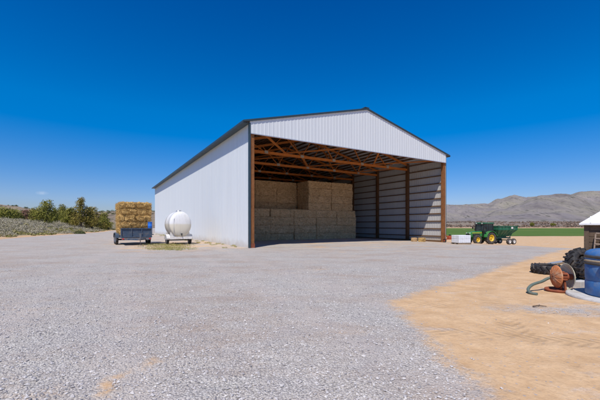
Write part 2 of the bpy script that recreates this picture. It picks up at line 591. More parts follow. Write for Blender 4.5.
M['hills'] = mat_hills('sagebrush hills', (0.36, 0.315, 0.275), (0.255, 0.23, 0.23), (0.295, 0.27, 0.21), (0.16, 0.14, 0.145))
M['left_hill'] = mat_hills('near hill', (0.42, 0.31, 0.23), (0.33, 0.26, 0.21), (0.27, 0.25, 0.16), (0.24, 0.18, 0.14), 0.25)
M['juniper'] = mat_leaf('juniper needles', [(0.065, 0.07, 0.015), (0.17, 0.18, 0.03), (0.28, 0.265, 0.05), (0.37, 0.33, 0.085)])
M['juniper_dry'] = mat_leaf('olive needles', [(0.085, 0.075, 0.02), (0.22, 0.19, 0.035), (0.33, 0.27, 0.06), (0.42, 0.31, 0.11)])
M['dead_leaf'] = mat_leaf('reddish dry foliage', [(0.14, 0.08, 0.05), (0.27, 0.15, 0.10), (0.36, 0.22, 0.16)])
M['sage'] = mat_leaf('sagebrush leaves', [(0.22, 0.215, 0.11), (0.34, 0.31, 0.20), (0.44, 0.39, 0.285), (0.50, 0.44, 0.35)])
M['scrub'] = mat_leaf('green scrub', [(0.045, 0.06, 0.025), (0.095, 0.11, 0.045), (0.17, 0.175, 0.07)])
M['dry_grass'] = mat_leaf('grass', [(0.20, 0.23, 0.05), (0.30, 0.30, 0.08), (0.42, 0.37, 0.15), (0.52, 0.43, 0.22)])
M['bunch'] = mat_leaf('green bunch grass', [(0.12, 0.14, 0.03), (0.25, 0.23, 0.07), (0.42, 0.34, 0.16)])
M['stones'] = mat_leaf('loose stones', [(0.24, 0.22, 0.215), (0.40, 0.37, 0.355), (0.53, 0.495, 0.475), (0.64, 0.60, 0.56)])
M['brown_scrub'] = mat_leaf('brown scrub', [(0.10, 0.085, 0.055), (0.20, 0.14, 0.10), (0.30, 0.205, 0.15), (0.34, 0.28, 0.22)])

# ------------------------------------------------------------------ ground
def dirt_sd(x, y):
    """positive where the yard is bare tan dirt"""
    a = x - 1.86
    b = (x - 1.74 - 1.03 * (y - 6.81)) / 1.44
    d = min(a, b)
    q = x * 0.6 + (y - 20) * 0.3
    far = (y - (33.5 + 0.12 * (x - 20))) * 0.6 if x > 15.5 else -5 + 0 * q
    d2 = min(far, (x - 15.8) * 0.6)
    tt = max(0.0, min(1.0, (y - 3.15) / 0.75))
    d3 = 0.03 - math.hypot(x + 1.83 + 0.12 * math.sin(tt * 5), y - 3.15 - 0.75 * tt) * 2.2
    d = max(d, d2, d3)
    e = math.hypot((x - 4.75) / 1.0, (y - 6.15) / 0.28)
    return min(d, (e - 1) * 0.28) if e < 3 else d


def build_ground():
    radii = [0.0] + list(np.geomspace(0.6, 6000, 190))
    na = 300
    # more segments in front of the camera than behind it
    t = np.linspace(0, 1, na, endpoint=False)
    ang = 2 * PI * (t + 0.11 * np.sin(2 * PI * t - PI / 2 * 0) / 1.0) if False else None
    front = np.linspace(R(38), R(142), 220)
    back = np.linspace(R(142), R(398), 80)[1:-1]
    ang = np.concatenate([front, back])
    na = len(ang)
    V, A = [], ([], [], [])

    def vert(x, y):
        r = math.hypot(x, y)
        V.append((x, y, ground_z(x, y) if r < 700 else (-1.3 if x > 0 else 0)))
        A[0].append(max(-9, min(9, dirt_sd(x, y))))
        A[1].append(max(-9, min(40, road_edge(y) - x)))
        # fines: 0 in the gravel foreground, more towards the barn and the far road
        f = smooth(14, 30, y) * 0.45 * smooth(-15, -9, x) + 0.55 * smooth(5, 0, abs((x + 12) + 0.55 * (y - 26)) * 0.55) * smooth(16, 26, y)
        A[2].append(f)
    vert(0, 0)
    for r in radii[1:]:
        for a in ang:
            vert(r * math.cos(a), r * math.sin(a))
    F4, F3 = [], []
    for k in range(na):
        F3.append((0, 1 + k, 1 + (k + 1) % na))
    for i in range(len(radii) - 2):
        for k in range(na):
            k2 = (k + 1) % na
            a = 1 + i * na
            F4.append((a + k, a + na + k, a + na + k2, a + k2))
    me = bpy.data.meshes.new('ground')
    me.from_pydata(V, [], F3 + F4)
    me.polygons.foreach_set('use_smooth', [True] * len(me.polygons))
    for nm, arr in zip(('dirt_sd', 'bank', 'fines'), A):
        at = me.attributes.new(nm, 'FLOAT', 'POINT')
        at.data.foreach_set('value', arr)
    me.materials.append(M['ground'])
    o = bpy.data.objects.new('ground', me)
    COL.objects.link(o)
    o['kind'] = 'structure'


build_ground()

# crop field on the flat to the right
mb = MB()
fx0, fx1, fy0, fy1 = 22, 620, 86, 300
nx, ny = 40, 24
vv, ff = [], []
for j in range(ny + 1):
    for i in range(nx + 1):
        x = fx0 + (fx1 - fx0) * (i / nx) ** 1.5
        y = fy0 + (fy1 - fy0) * j / ny + 0.02 * (x - 50)
        vv.append((x, y, ground_z(x, y) + 0.03))
for j in range(ny):
    for i in range(nx):
        a = j * (nx + 1) + i
        ff.append((a, a + 1, a + nx + 2, a + nx + 1))
mb.add(vv, ff, True)
fo = mb.build('field', M['field'])
fo['kind'] = 'structure'


# ------------------------------------------------------------------ hills
def interp(x, pts):
    if x <= pts[0][0]:
        return pts[0][1]
    for (a, b), (c, d) in zip(pts, pts[1:]):
        if x <= c:
            t = (x - a) / (c - a)
            t = t * t * (3 - 2 * t) * 0.5 + t * 0.5
            return b + (d - b) * t
    return pts[-1][1]


# crest height as a share of distance, by bearing (tan of the angle right of +Y)
CREST_NEAR = [(-0.6, 4), (0.2, 6), (0.54, 8), (0.60, 14), (0.66, 19.5), (0.70, 25.5), (0.72, 28), (0.77, 29.2), (0.80, 30), (0.85, 26), (0.90, 21), (1.0, 15), (1.3, 22), (2.2, 30), (4, 26)]
CREST_FAR = [(-0.6, 10), (0.2, 16), (0.44, 20), (0.51, 20.6), (0.56, 20.6), (0.60, 26), (0.645, 30.2), (0.68, 27.5), (0.74, 27.5), (0.80, 28.5), (0.85, 32.5), (0.88, 34), (0.95, 33.5), (1.1, 37), (1.4, 42), (2.2, 36), (4, 30)]


def hill_z(x, y):
    d = max(y, 1.0)
    r = math.hypot(x, y)
    tb = x / d
    z = -1.6
    # gently rising sage flat before the slopes
    z += 0.022 * max(0, d - 300) * smooth(300, 700, d)
    c1 = interp(tb, CREST_NEAR) / FPX * 1500
    c2 = interp(tb, CREST_FAR) / FPX * 2700
    n = fbm(x * 0.0065, y * 0.0045, 5.0, 6)
    rid = 1 - abs(fbm(x * 0.0045, y * 0.003, 9.0, 6))
    s1 = smooth(650, 1500, d) if d < 1500 else smooth(2300, 1500, d)
    s2 = smooth(1500, 2700, d) if d < 2700 else smooth(4200, 2700, d)
    damp1 = 1 - 0.85 * smooth(0.75, 1.0, s1)
    damp2 = 1 - 0.8 * smooth(0.75, 1.0, s2)
    h1 = c1 * s1 + (rid - 0.72) * 40 * s1 * damp1 + n * 9 * s1
    h2 = c2 * s2 + (rid - 0.7) * 45 * s2 * damp2 + n * 14 * s2
    return max(z, -1.6 + h1, -1.6 + h2) if d > 650 else z


V, F = [], []
bear = np.concatenate([np.linspace(-0.5, 0.38, 40), np.linspace(0.385, 1.05, 260), np.linspace(1.06, 4, 80)])
dist = np.concatenate([np.linspace(302, 800, 26), np.linspace(815, 2900, 130), np.linspace(2950, 4300, 16)])
for d in dist:
    for tb in bear:
        V.append((tb * d, d, hill_z(tb * d, d)))
nb = len(bear)
for i in range(len(dist) - 1):
    for k in range(nb - 1):
        a = i * nb + k
        F.append((a, a + 1, a + nb + 1, a + nb))
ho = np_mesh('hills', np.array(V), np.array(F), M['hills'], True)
ho['kind'] = 'structure'


def left_hill_z(x, y):
    d = max(y, 1.0)
    tb = x / d
    c = interp(tb, [(-2.5, 22), (-1.2, 21), (-0.93, 20), (-0.86, 18.6), (-0.80, 15), (-0.74, 13.0), (-0.66, 12.0), (-0.56, 13.2), (-0.45, 13), (-0.2, 8), (0.1, 0)]) / FPX * 330
    s = smooth(150, 330, d) if d < 330 else smooth(620, 330, d)
    return -1.0 + (c + 2.6) * s + fbm(x * 0.03, y * 0.03, 2.0, 5) * 2.4 * s


V, F = [], []
bear = np.linspace(-2.5, 0.1, 150)
dist = np.linspace(140, 620, 60)
for d in dist:
    for tb in bear:
        V.append((tb * d, d, left_hill_z(tb * d, d)))
nb = len(bear)
for i in range(len(dist) - 1):
    for k in range(nb - 1):
        a = i * nb + k
        F.append((a, a + 1, a + nb + 1, a + nb))
lo = np_mesh('hill', np.array(V), np.array(F), M['left_hill'], True)
lo['kind'] = 'structure'


# ------------------------------------------------------------------ foliage
def leaf_quads(C, N, size, up=0.0, aspect=0.5, spread=0.75):
    """C (n,3) centres, N outward directions or None; small random leaf quads; returns V,F"""
    n = len(C)
    if N is None:
        d = rng.normal(size=(n, 3))
        d[:, 2] = np.abs(d[:, 2]) * (1 + up) + up
        d /= np.linalg.norm(d, axis=1, keepdims=True)
        e = rng.normal(size=(n, 3))
        e -= d * np.sum(e * d, axis=1, keepdims=True)
    else:
        nn = N + spread * rng.normal(size=(n, 3))
        nn /= np.linalg.norm(nn, axis=1, keepdims=True)
        d = rng.normal(size=(n, 3)) + np.array([0, 0, up])
        d -= nn * np.sum(d * nn, axis=1, keepdims=True)
        d /= np.linalg.norm(d, axis=1, keepdims=True)
        e = np.cross(nn, d)
    e /= np.linalg.norm(e, axis=1, keepdims=True)
    s = size * rng.uniform(0.55, 1.4, (n, 1)) if np.isscalar(size) else size[:, None] * rng.uniform(0.55, 1.4, (n, 1))
    a = C - d * s * 0.5 - e * s * aspect * 0.3
    b = C + e * s * aspect
    c = C + d * s * 0.6
    f = C - e * s * aspect
    V = np.stack([a, b, c, f], 1).reshape(-1, 3)
    F = np.arange(4 * n).reshape(-1, 4)
    return V, F


def juniper(x, y, h, w, label, mat='juniper', lobes=22, n=9000, leaf=0.17, sink=0.0, stem=0.12):
    z0 = ground_z(x, y) - sink
    t = thing('juniper_tree', label, 'tree', (x, y, z0), random.uniform(0, 6), 'junipers beside the road')
    trunk = MB()
    top = Vector((random.uniform(-.2, .2), random.uniform(-.2, .2), h * 0.72))
    pts = [Vector((0, 0, -0.2)), Vector((0.05, 0.02, h * 0.2)), Vector((-0.04, 0.06, h * 0.45)), top]
    trunk.tube(pts, [h * 0.04, h * 0.032, h * 0.022, h * 0.008], 8)
    cs, rs = [], []
    for i in range(lobes):
        f = (i + 0.5) / lobes
        zz = h * (stem + (0.90 - stem) * f)
        rad = w * 0.5 * (1 - 0.86 * f ** 1.15) * random.uniform(0.35, 1.0)
        a = i * 2.4 + random.uniform(-.5, .5)
        c = Vector((rad * math.cos(a), rad * math.sin(a), zz + random.uniform(-.25, .25)))
        cs.append(c)
        rs.append(w * random.uniform(0.13, 0.24) * (1.1 - 0.5 * f))
        base = pts[1].lerp(top, min(1, f * 0.8))
        trunk.tube([base, base.lerp(c, 0.5) + Vector((0, 0, -0.05 * h * 0.2)), c], [h * 0.014, h * 0.009, h * 0.003], 5, False)
    trunk.build('trunk', M['bark'], t)
    cs_a = np.array(cs)
    rs_a = np.array(rs)
    wgt = rs_a ** 2
    idx = rng.choice(lobes, n, p=wgt / wgt.sum())
    u = rng.normal(size=(n, 3))
    u /= np.linalg.norm(u, axis=1, keepdims=True)
    rr = rng.uniform(0.25, 1.0, (n, 1)) ** 0.5
    rough = 1 + 0.35 * np.sin(u[:, :1] * 7 + idx[:, None]) * np.cos(u[:, 1:2] * 6 + idx[:, None] * 2)
    C = cs_a[idx] + u * rr * rough * rs_a[idx][:, None] * np.array([1, 1, 0.95])
    C = C[C[:, 2] > h * 0.02]
    # drop leaves in blotches so gaps open in the crown
    Nn = C - cs_a[idx][:len(C)] if len(C) == n else C - np.array([0, 0, h * .4])
    Nn = Nn / (np.linalg.norm(Nn, axis=1, keepdims=True) + 1e-6)
    keep = np.array([mnoise.noise(Vector(c * 2.4)) > -0.28 for c in C])
    C, Nn = C[keep], Nn[keep]
    Vv, Ff = leaf_quads(C, Nn, leaf, 0.25, 0.42)
    np_mesh('crown', Vv, Ff, M[mat], False, t)
    return t


def at(u, Y):
    return (u - 300) / FPX * Y


trees = [
    (46, 80, 6.0, 6.6, 'rounded green juniper standing alone above the sagebrush, left of a denser clump', 'juniper'),
    (81, 92, 8.9, 5.6, 'tallest olive juniper of the clump, its pointed top above the others', 'juniper_dry'),
    (92, 95, 7.0, 6.2, 'broad brownish juniper at the right of the tallest one', 'juniper_dry'),
    (70, 94, 5.4, 5.4, 'green juniper tucked at the left foot of the tallest one', 'juniper'),
    (104, 104, 5.2, 6.4, 'low dark juniper at the right end of the clump, beside the straw trailer', 'juniper'),
    (62, 112, 6.2, 6.4, 'small dark juniper set back between the lone tree and the clump', 'juniper'),
    (33, 108, 4.0, 7.4, 'low spreading juniper behind the left of the lone rounded one', 'juniper_dry'),
    (26, 103, 3.6, 5.0, 'reddish brown dry juniper between the lone green one and the dark thicket', 'dead_leaf'),
    (12, 98, 3.8, 8.5, 'wide dark green juniper hugging the ground under the brown hill', 'juniper'),
    (4, 92, 3.9, 7.5, 'dark juniper thicket at the foot of the hill, leftmost in the photo', 'juniper'),
]
for u, Y, h, w, lab, mt in trees:
    juniper(at(u, Y), Y, h, w, lab, mt, lobes=26 if h > 5 else 20, n=9000, leaf=0.2 if h > 5 else 0.22)


def clump_field(name, spots, mat, leaves, leaf, up=0.6, flat=0.75):
    """many low bushes as one mesh of leaf-sized faces; spots rows x,y,z,r"""
    Cs, sz, Ns = [], [], []
    for (x, y, z, r) in spots:
        n = leaves
        u = rng.normal(size=(n, 3))
        u /= np.linalg.norm(u, axis=1, keepdims=True)
        u[:, 2] = np.abs(u[:, 2])
        rr = rng.uniform(0.3, 1, (n, 1)) ** 0.6 * rng.uniform(0.75, 1.15, (n, 1))
        C = u * rr * np.array([r, r, r * flat * 1.3])
        Cs.append(C + np.array([x, y, z]))
        Ns.append(u + np.array([0, 0, 0.5]))
        sz.append(np.full(n, leaf * (0.7 + 0.5 * r)))
    C = np.concatenate(Cs)
    Vv, Ff = leaf_quads(C, np.concatenate(Ns), np.concatenate(sz), up, 0.32)
    return np_mesh(name, Vv, Ff, M[mat])


spots = []
tries = 0
while len(spots) < 2300 and tries < 40000:
    tries += 1
    Y = random.uniform(22, 135) if random.random() < .8 else random.uniform(0, 40)
    w = random.uniform(1.6, 60) ** 1.0
    if random.random() > (1.15 - w / 70):
        continue
    x = road_edge(Y) - w
    if mnoise.noise(Vector((x * 0.11, Y * 0.11, 2))) < -0.3:
        continue
    r = random.uniform(0.45, 1.0) * (0.6 + 0.4 * smooth(1.5, 6, w))
    spots.append((x, Y, ground_z(x, Y) - 0.05, r))
so = clump_field('sagebrush', spots, 'sage', 170, 0.125)
so['kind'] = 'stuff'

spots = []
for i in range(380):
    Y = random.uniform(18, 130)
    w = abs(random.gauss(2.4, 2.4)) + 1.2
    x = road_edge(Y) - w
    spots.append((x, Y, ground_z(x, Y) - 0.04, random.uniform(0.2, 0.45)))
for i in range(150):
    Y = random.uniform(30, 130)
    x = road_edge(Y) - random.uniform(3, 50)
    spots.append((x, Y, ground_z(x, Y) - 0.04, random.uniform(0.3, 0.7)))
go = clump_field('bunch_grass', spots, 'bunch', 60, 0.2, 1.6, 0.7)
go['kind'] = 'stuff'

# distinct dark shrubs at the verge
for u, Y, r, lab in ((79, 60, 0.75, 'dark green low shrub at the road verge below the clump of junipers'),):
    x = at(u, Y)
    z = ground_z(x, Y)
    o = clump_field('shrub', [(0, 0, -0.05, r), (r * .8, .1, -.05, r * .7), (-r * .7, .2, -.05, r * .6)], 'scrub', 700, 0.13)
    o.location = (x, Y, z)
    tag(o, lab, 'shrub')

# scrub dotted over the near hill at the left: a far mass
spots = []
for i in range(620):
    d = random.uniform(165, 330)
    tb = random.uniform(-1.25, -0.42)
    x = tb * d
    if mnoise.noise(Vector((x * 0.02, d * 0.02, 7))) < -0.15:
        continue
    spots.append((x, d, left_hill_z(x, d) - 0.2, random.uniform(0.6, 2.0)))
hs = clump_field('hillside_scrub', spots, 'scrub', 70, 0.36)
hs['kind'] = 'stuff'

# brown scrub belt before the hills on the right: a far mass
spots = []
for i in range(2600):
    d = random.uniform(370, 800)
    tb = random.uniform(0.3, 1.15)
    x = tb * d
    if mnoise.noise(Vector((x * 0.012, d * 0.006, 4))) < -0.25:
        continue
    spots.append((x, d, hill_z(x, d) - 0.2, random.uniform(0.8, 2.0) * (0.7 + d / 1200)))
bs = clump_field('scrub_belt', spots, 'brown_scrub', 34, 0.85)
bs['kind'] = 'stuff'

for u, d, h, w, lab in ((532, 440, 5.5, 5, 'dark lone tree in the scrub beyond the green field, above the lying tyre'),
                        (553, 470, 4.5, 6, 'dark lone tree in the scrub beyond the green field, nearest the shed roof')):
    x = at(u, d)
    t = thing('distant_tree', lab, 'tree', (x, d, hill_z(x, d) - 0.3), 0, 'lone trees beyond the field')
    MB().tube([(0, 0, -.3), (0, .1, h * .4), (.1, 0, h * .8)], [.3, .22, .06], 7).build('trunk', M['bark'], t)
    n = 1800
    uu = rng.normal(size=(n, 3))
    uu /= np.linalg.norm(uu, axis=1, keepdims=True)
    C = uu * rng.uniform(.3, 1, (n, 1)) ** .5 * np.array([w * .45, w * .45, h * .42]) * (1 + .25 * np.sin(uu[:, :1] * 9)) + np.array([0, 0, h * .55])
    Vv, Ff = leaf_quads(C, None, 0.9, .2, .4)
    np_mesh('crown', Vv, Ff, M['juniper'], False, t)

# grass tufts by the tank trailer and along the barn wall
BR = R(30.8)
EX = Vector((math.cos(BR), math.sin(BR), 0))
EY = Vector((-math.sin(BR), math.cos(BR), 0))
P0 = Vector((-3.48, 23.1, 0))


def barn(x, y, z=0.0):
    p = P0 + EX * x + EY * y
    return Vector((p.x, p.y, z))


def grass_blades(name, centres, n, mat, h):
    C = []
    for (x, y, r) in centres:
        for k in range(n):
            a = random.uniform(0, 2 * PI)
            rr = r * math.sqrt(random.random())
            C.append((x + rr * math.cos(a), y + rr * math.sin(a)))
    Vv, Ff = [], []
    for i, (x, y) in enumerate(C):
        z = ground_z(x, y)
        a = random.uniform(0, 2 * PI)
        hh = h * random.uniform(0.4, 1.2)
        lx, ly = random.gauss(0, .35) * hh, random.gauss(0, .35) * hh
        w = 0.012
        dx, dy = w * math.cos(a), w * math.sin(a)
        Vv += [(x - dx, y - dy, z - .01), (x + dx, y + dy, z - .01), (x + dx * .6 + lx * .5, y + dy * .6 + ly * .5, z + hh * .6), (x + lx, y + ly, z + hh)]
        Ff.append((4 * i, 4 * i + 1, 4 * i + 2, 4 * i + 3))
    return np_mesh(name, np.array(Vv), np.array(Ff), M[mat])


cent = []
for i in range(110):
    Y = random.uniform(21, 28.5)
    u = random.gauss(172, 11)
    cent.append((at(u, Y), Y, random.uniform(.2, .7)))
for i in range(60):
    p = barn(random.uniform(-1.6, -0.15), random.uniform(.5, 40))
    cent.append((p.x, p.y, random.uniform(.08, .25)))
g = grass_blades('grass', cent, 45, 'dry_grass', 0.10)
g['kind'] = 'stuff'

# loose stones over the gravel in front
def stones():
    base = np.array([(1, 0, 0), (-1, 0, 0), (0, 1, 0), (0, -1, 0), (0, 0, 1), (0, 0, -1)], float)
    tri = np.array([(0, 2, 4), (2, 1, 4), (1, 3, 4), (3, 0, 4), (2, 0, 5), (1, 2, 5), (3, 1, 5), (0, 3, 5)])
    n = 26000
    Y = 2.2 + 11 * rng.random(n * 3) ** 1.7
    X = (rng.random(n * 3) * 2 - 1) * (Y * 0.95 + 0.4)
    keep = np.array([dirt_sd(a, b) + 0.25 * random.random() < (-0.05 if random.random() > 0.012 else 9) for a, b in zip(X, Y)])
    X, Y = X[keep][:n], Y[keep][:n]
    n = len(X)
    Z = np.array([ground_z(a, b) for a, b in zip(X, Y)])
    s = rng.lognormal(math.log(0.0095), 0.42, n)
    s = np.clip(s, 0.004, 0.022)
    v = base[None] * rng.uniform(0.6, 1.35, (n, 6, 1)) * np.array([1, 1, 0.7])
    v = v + rng.normal(0, .16, v.shape)
    a = rng.uniform(0, 2 * PI, n)
    ca, sa = np.cos(a)[:, None], np.sin(a)[:, None]
    v = np.stack([v[..., 0] * ca - v[..., 1] * sa, v[..., 0] * sa + v[..., 1] * ca, v[..., 2]], -1) * s[:, None, None]
    v += np.stack([X, Y, Z + s * 0.3], -1)[:, None]
    f = (tri[None] + (np.arange(n) * 6)[:, None, None]).reshape(-1, 3)
    o = np_mesh('gravel', v.reshape(-1, 3), f, M['stones'])
    o['kind'] = 'stuff'


stones()

# ------------------------------------------------------------------ hay barn
W, L, ZE, ZA = 21.5, 48.4, 8.84, 11.54
SL = (ZA - ZE) / (W / 2)
ZB = -0.06


def zroof(x):
    return ZE + SL * (x if x < W / 2 else W - x)


def rib_profile(length, pitch=0.3, depth=0.015):
    s, out = 0.0, []
    while s < length - 1e-6:
        for ds, d in ((0, 0), (0.20, 0), (0.225, depth), (0.275, depth)):
            if s + ds < length:
                out.append((s + ds, d))
        s += pitch
    out.append((length, 0))
    return out


def ribbed(length, z0, z1, place, extra=()):
    """vertical ribbed steel sheet; place(s, d, z) -> point; z0,z1 functions of s"""
    prof = rib_profile(length)
    for e in extra:
        prof.append((e, 0.0))
    prof.sort()
    v, f = [], []
    for s, d in prof:
        v.append(place(s, d, z0(s)))
        v.append(place(s, d, z1(s)))
    for i in range(len(prof) - 1):
        f.append((2 * i, 2 * i + 2, 2 * i + 3, 2 * i + 1))
    # give it thickness: second skin behind
    n = len(v)
    m = MB()
    m.add(v, f)
    return m


B = thing('hay_barn', 'large open-fronted white steel hay barn with timber trusses and gable roof', 'barn', tuple(P0), BR)
sw = ribbed(L, lambda s: ZB - .25, lambda s: ZE - 0.02, lambda s, d, z: (-d, s, z)).build('side_wall', M['siding'], B, fix=False)
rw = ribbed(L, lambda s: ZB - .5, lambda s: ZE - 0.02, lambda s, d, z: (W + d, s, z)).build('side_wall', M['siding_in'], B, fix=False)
rw['label'] = 'greyish inner side wall with dark horizontal girts'
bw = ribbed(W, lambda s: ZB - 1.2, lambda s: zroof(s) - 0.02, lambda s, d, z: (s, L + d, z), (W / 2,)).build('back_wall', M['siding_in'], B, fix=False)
ZH = 7.95
gp = ribbed(W, lambda s: ZH, lambda s: zroof(s) - 0.02, lambda s, d, z: (s, -0.02 - d, z), (W / 2,)).build('gable_panel', M['siding'], B, fix=False)
# header timber behind the lower edge of the gable sheet
MB().box((W / 2, 0.05, ZH + 0.15), (W - 0.1, 0.08, 0.28)).build('header_beam', M['truss'], B)
# girts of the gable panel, unseen from outside but seen from below
gm = MB()
for z in (8.6, 9.3, 10.0, 10.7):
    xa = max(0.3, (z - ZE) / SL + 0.5)
    gm.box((W / 2, 0.05, z), (W - 2 * xa, 0.07, 0.14))
gm.build('gable_framing', M['girt'], B)

# roof slabs
OV, RK = 0.5, 0.07
rf = MB()
for sgn in (0, 1):
    xe = -OV
    pts = [(xe, ZE - SL * OV), (W / 2, ZA)]
    poly = [(pts[0][0], pts[0][1] + .02), (pts[1][0], pts[1][1] + .02), (pts[1][0], pts[1][1] + 0.09), (pts[0][0], pts[0][1] + 0.09)]
    if sgn:
        poly = [(W - x, z) for x, z in reversed(poly)]
    T = Matrix.Translation((0, L / 2, 0))
    rf.prism(poly, L + 2 * RK, T)
roof = rf.build('roof', M['roof'], B)
# rake and eave trim
tm = MB()
for sgn in (0, 1):
    for yy in (-RK - 0.022, L + RK + 0.022):
        poly = [(-OV - .02, ZE - SL * OV - .02), (W / 2, ZA - .02), (W / 2, ZA + .11), (-OV - .02, ZE - SL * OV + .11)]
        if sgn:
            poly = [(W - x, z) for x, z in reversed(poly)]
        tm.prism(poly, 0.04, Matrix.Translation((0, yy, 0)))
for x in (-OV - 0.045, W + OV + 0.045):
    tm.box((x, L / 2, ZE - SL * OV + 0.0), (0.05, L + 2 * RK + .1, 0.15))
tm.box((W / 2, L / 2, ZA + 0.16), (0.5, L + 2 * RK + .02, 0.05))
tm.build('roof_trim', M['trim'], roof)
# soffit boards under the overhang
sf = MB()
for x0, x1 in ((-OV, -0.03), (W + 0.03, W + OV)):
    sf.box(((x0 + x1) / 2, L / 2, ZE - SL * OV - 0.03), (abs(x1 - x0), L + 2 * RK - .1, 0.03))
sf.build('soffit', M['trim'], roof)
# purlins under the roof
for i in range(1, 17):
    x = 0.1 + i * 0.65
    if x > W / 2 - 0.15:
        break
    for xx in (x, W - x):
        MB().box((xx, L / 2, zroof(xx) - 0.085), (0.06, L - .2, 0.18)).build('purlin', M['girt'], roof)
# corner and base trim
ct = MB()
ct.box((-0.03, -0.03, (ZE + ZB) / 2 - .1), (0.13, 0.035, ZE - ZB - .1))
ct.box((-0.045, 0.09, (ZE + ZB) / 2 - .1), (0.03, 0.2, ZE - ZB - .1))
ct.build('corner_trim', M['trim'], B)
ct = MB()
ct.box((W + 0.04, 0.09, (ZE + ZB) / 2 - .1), (0.03, 0.2, ZE - ZB - .1))
ct.build('corner_trim', M['trim'], B)
bt = MB()
bt.box((W / 2, -0.062, ZH + 0.02), (W - .1, 0.03, 0.06))
bt.build('header_trim', M['galv'], B)

# posts, both sides
BAY = 4.84
for side in (0, 1):
    for i in range(11):
        y = min(i * BAY, L - .2) + (0.17 if i == 0 else 0)
        x = 0.19 if side == 0 else W - 0.19
        p = MB()
        p.box((x, y, 4.05), (0.3, 0.3, 9.1))
        po = p.build('post', M['post' if i == 0 else 'shaded_post'], B, 0.012)
        if i == 0:
            MB().box((x, y - 0.155, 0.14 if side == 0 else 0.0), (0.36, 0.03, 0.34)).build('base_bracket', M['rust'], po)
# girts (horizontal rails) on the side walls
gz = [0.55 + 0.79 * k for k in range(11)]
for side, wall in ((0, sw), (1, rw)):
    for z in gz:
        x = 0.052 if side == 0 else W - 0.032
        MB().box((x - (0 if side == 0 else 0.02), L / 2, z - (0.12 if side else 0)), (0.09, L - .3, 0.10)).build('girt', M['girt'], wall)
    MB().box((0.046 if side == 0 else W - 0.046, L / 2, ZB + 0.02 - (0.1 if side else 0)), (0.08, L - .3, 0.26)).build('skirt_board', M['girt'], wall)

# trusses
ZC = 7.93
bn = [3.45, 7.1, 10.75, 14.4, 18.05]
tn = [0.5, 1.75, 5.3, 8.9, 12.6, 16.2, 19.75, W - 0.5]


def make_truss():
    e = bpy.data.objects.new('truss', None)
    COL.objects.link(e)
    e.parent = B
    b = MB()
    for dy in (-0.09, 0.09):
        b.box((W / 2, dy, ZC), (W - 0.1, 0.05, 0.21))
    b.build('bottom_chord', M['truss'], e)
    for s in (0, 1):
        t = MB()
        a = Vector((0.05, 0, ZE - 0.42))
        c = Vector((W / 2 - 0.02, 0, ZA - 0.42))
        if s:
            a.x, c.x = W - a.x, W - c.x
        t.bar(a, c, 0.09, 0.22)
        t.build('top_chord', M['truss'], e)
    for i, x in enumerate(bn):
        for j in (i + 1, i + 2):
            w = MB()
            zt = zroof(tn[j]) - 0.46
            w.bar((x, 0.0, ZC), (tn[j], 0.0, zt), 0.05, 0.13, (0, 1, 0))
            w.build('web', M['truss'], e)
    for x in bn:
        g = MB()
        for dy in (-0.135, 0.135):
            g.box((x, dy, ZC + 0.03), (0.34, 0.012, 0.24))
        g.build('gusset_plate', M['plate'], e)
    return e


tr0 = make_truss()
tr0.location = (0, BAY, 0)
for i in range(2, 10):
    c = copy_tree(tr0)
    c.location = (0, i * BAY, 0)
# zig-zag wind bracing between the gable frame and the first truss, and further back
ZW = ZC + 0.16
for y0, pts in ((0.12, ((1.2, 0), (5.4, 1), (9.2, 0))), (0.12, ((12.3, 0), (16.1, 1), (20.3, 0))),
                (BAY, ((0.6, 0), (3.5, 1), (7.1, 0), (10.75, 1), (14.4, 0), (18.0, 1), (20.9, 0)))):
    for (xa_, ka), (xb_, kb) in zip(pts, pts[1:]):
        MB().bar((xa_, y0 + ka * (BAY - .12), ZW), (xb_, y0 + kb * (BAY - .12), ZW), 0.15, 0.09).build('wind_brace', M['truss'], B)
for k in (1, 2):
    for x in (3.45, 10.75, 18.05):
        MB().bar((x + .1, k * BAY + .1, ZC + .12), (x + .1, (k + 1) * BAY - .1, zroof(x) - .5), 0.05, 0.12).build('sway_brace', M['truss'], B)


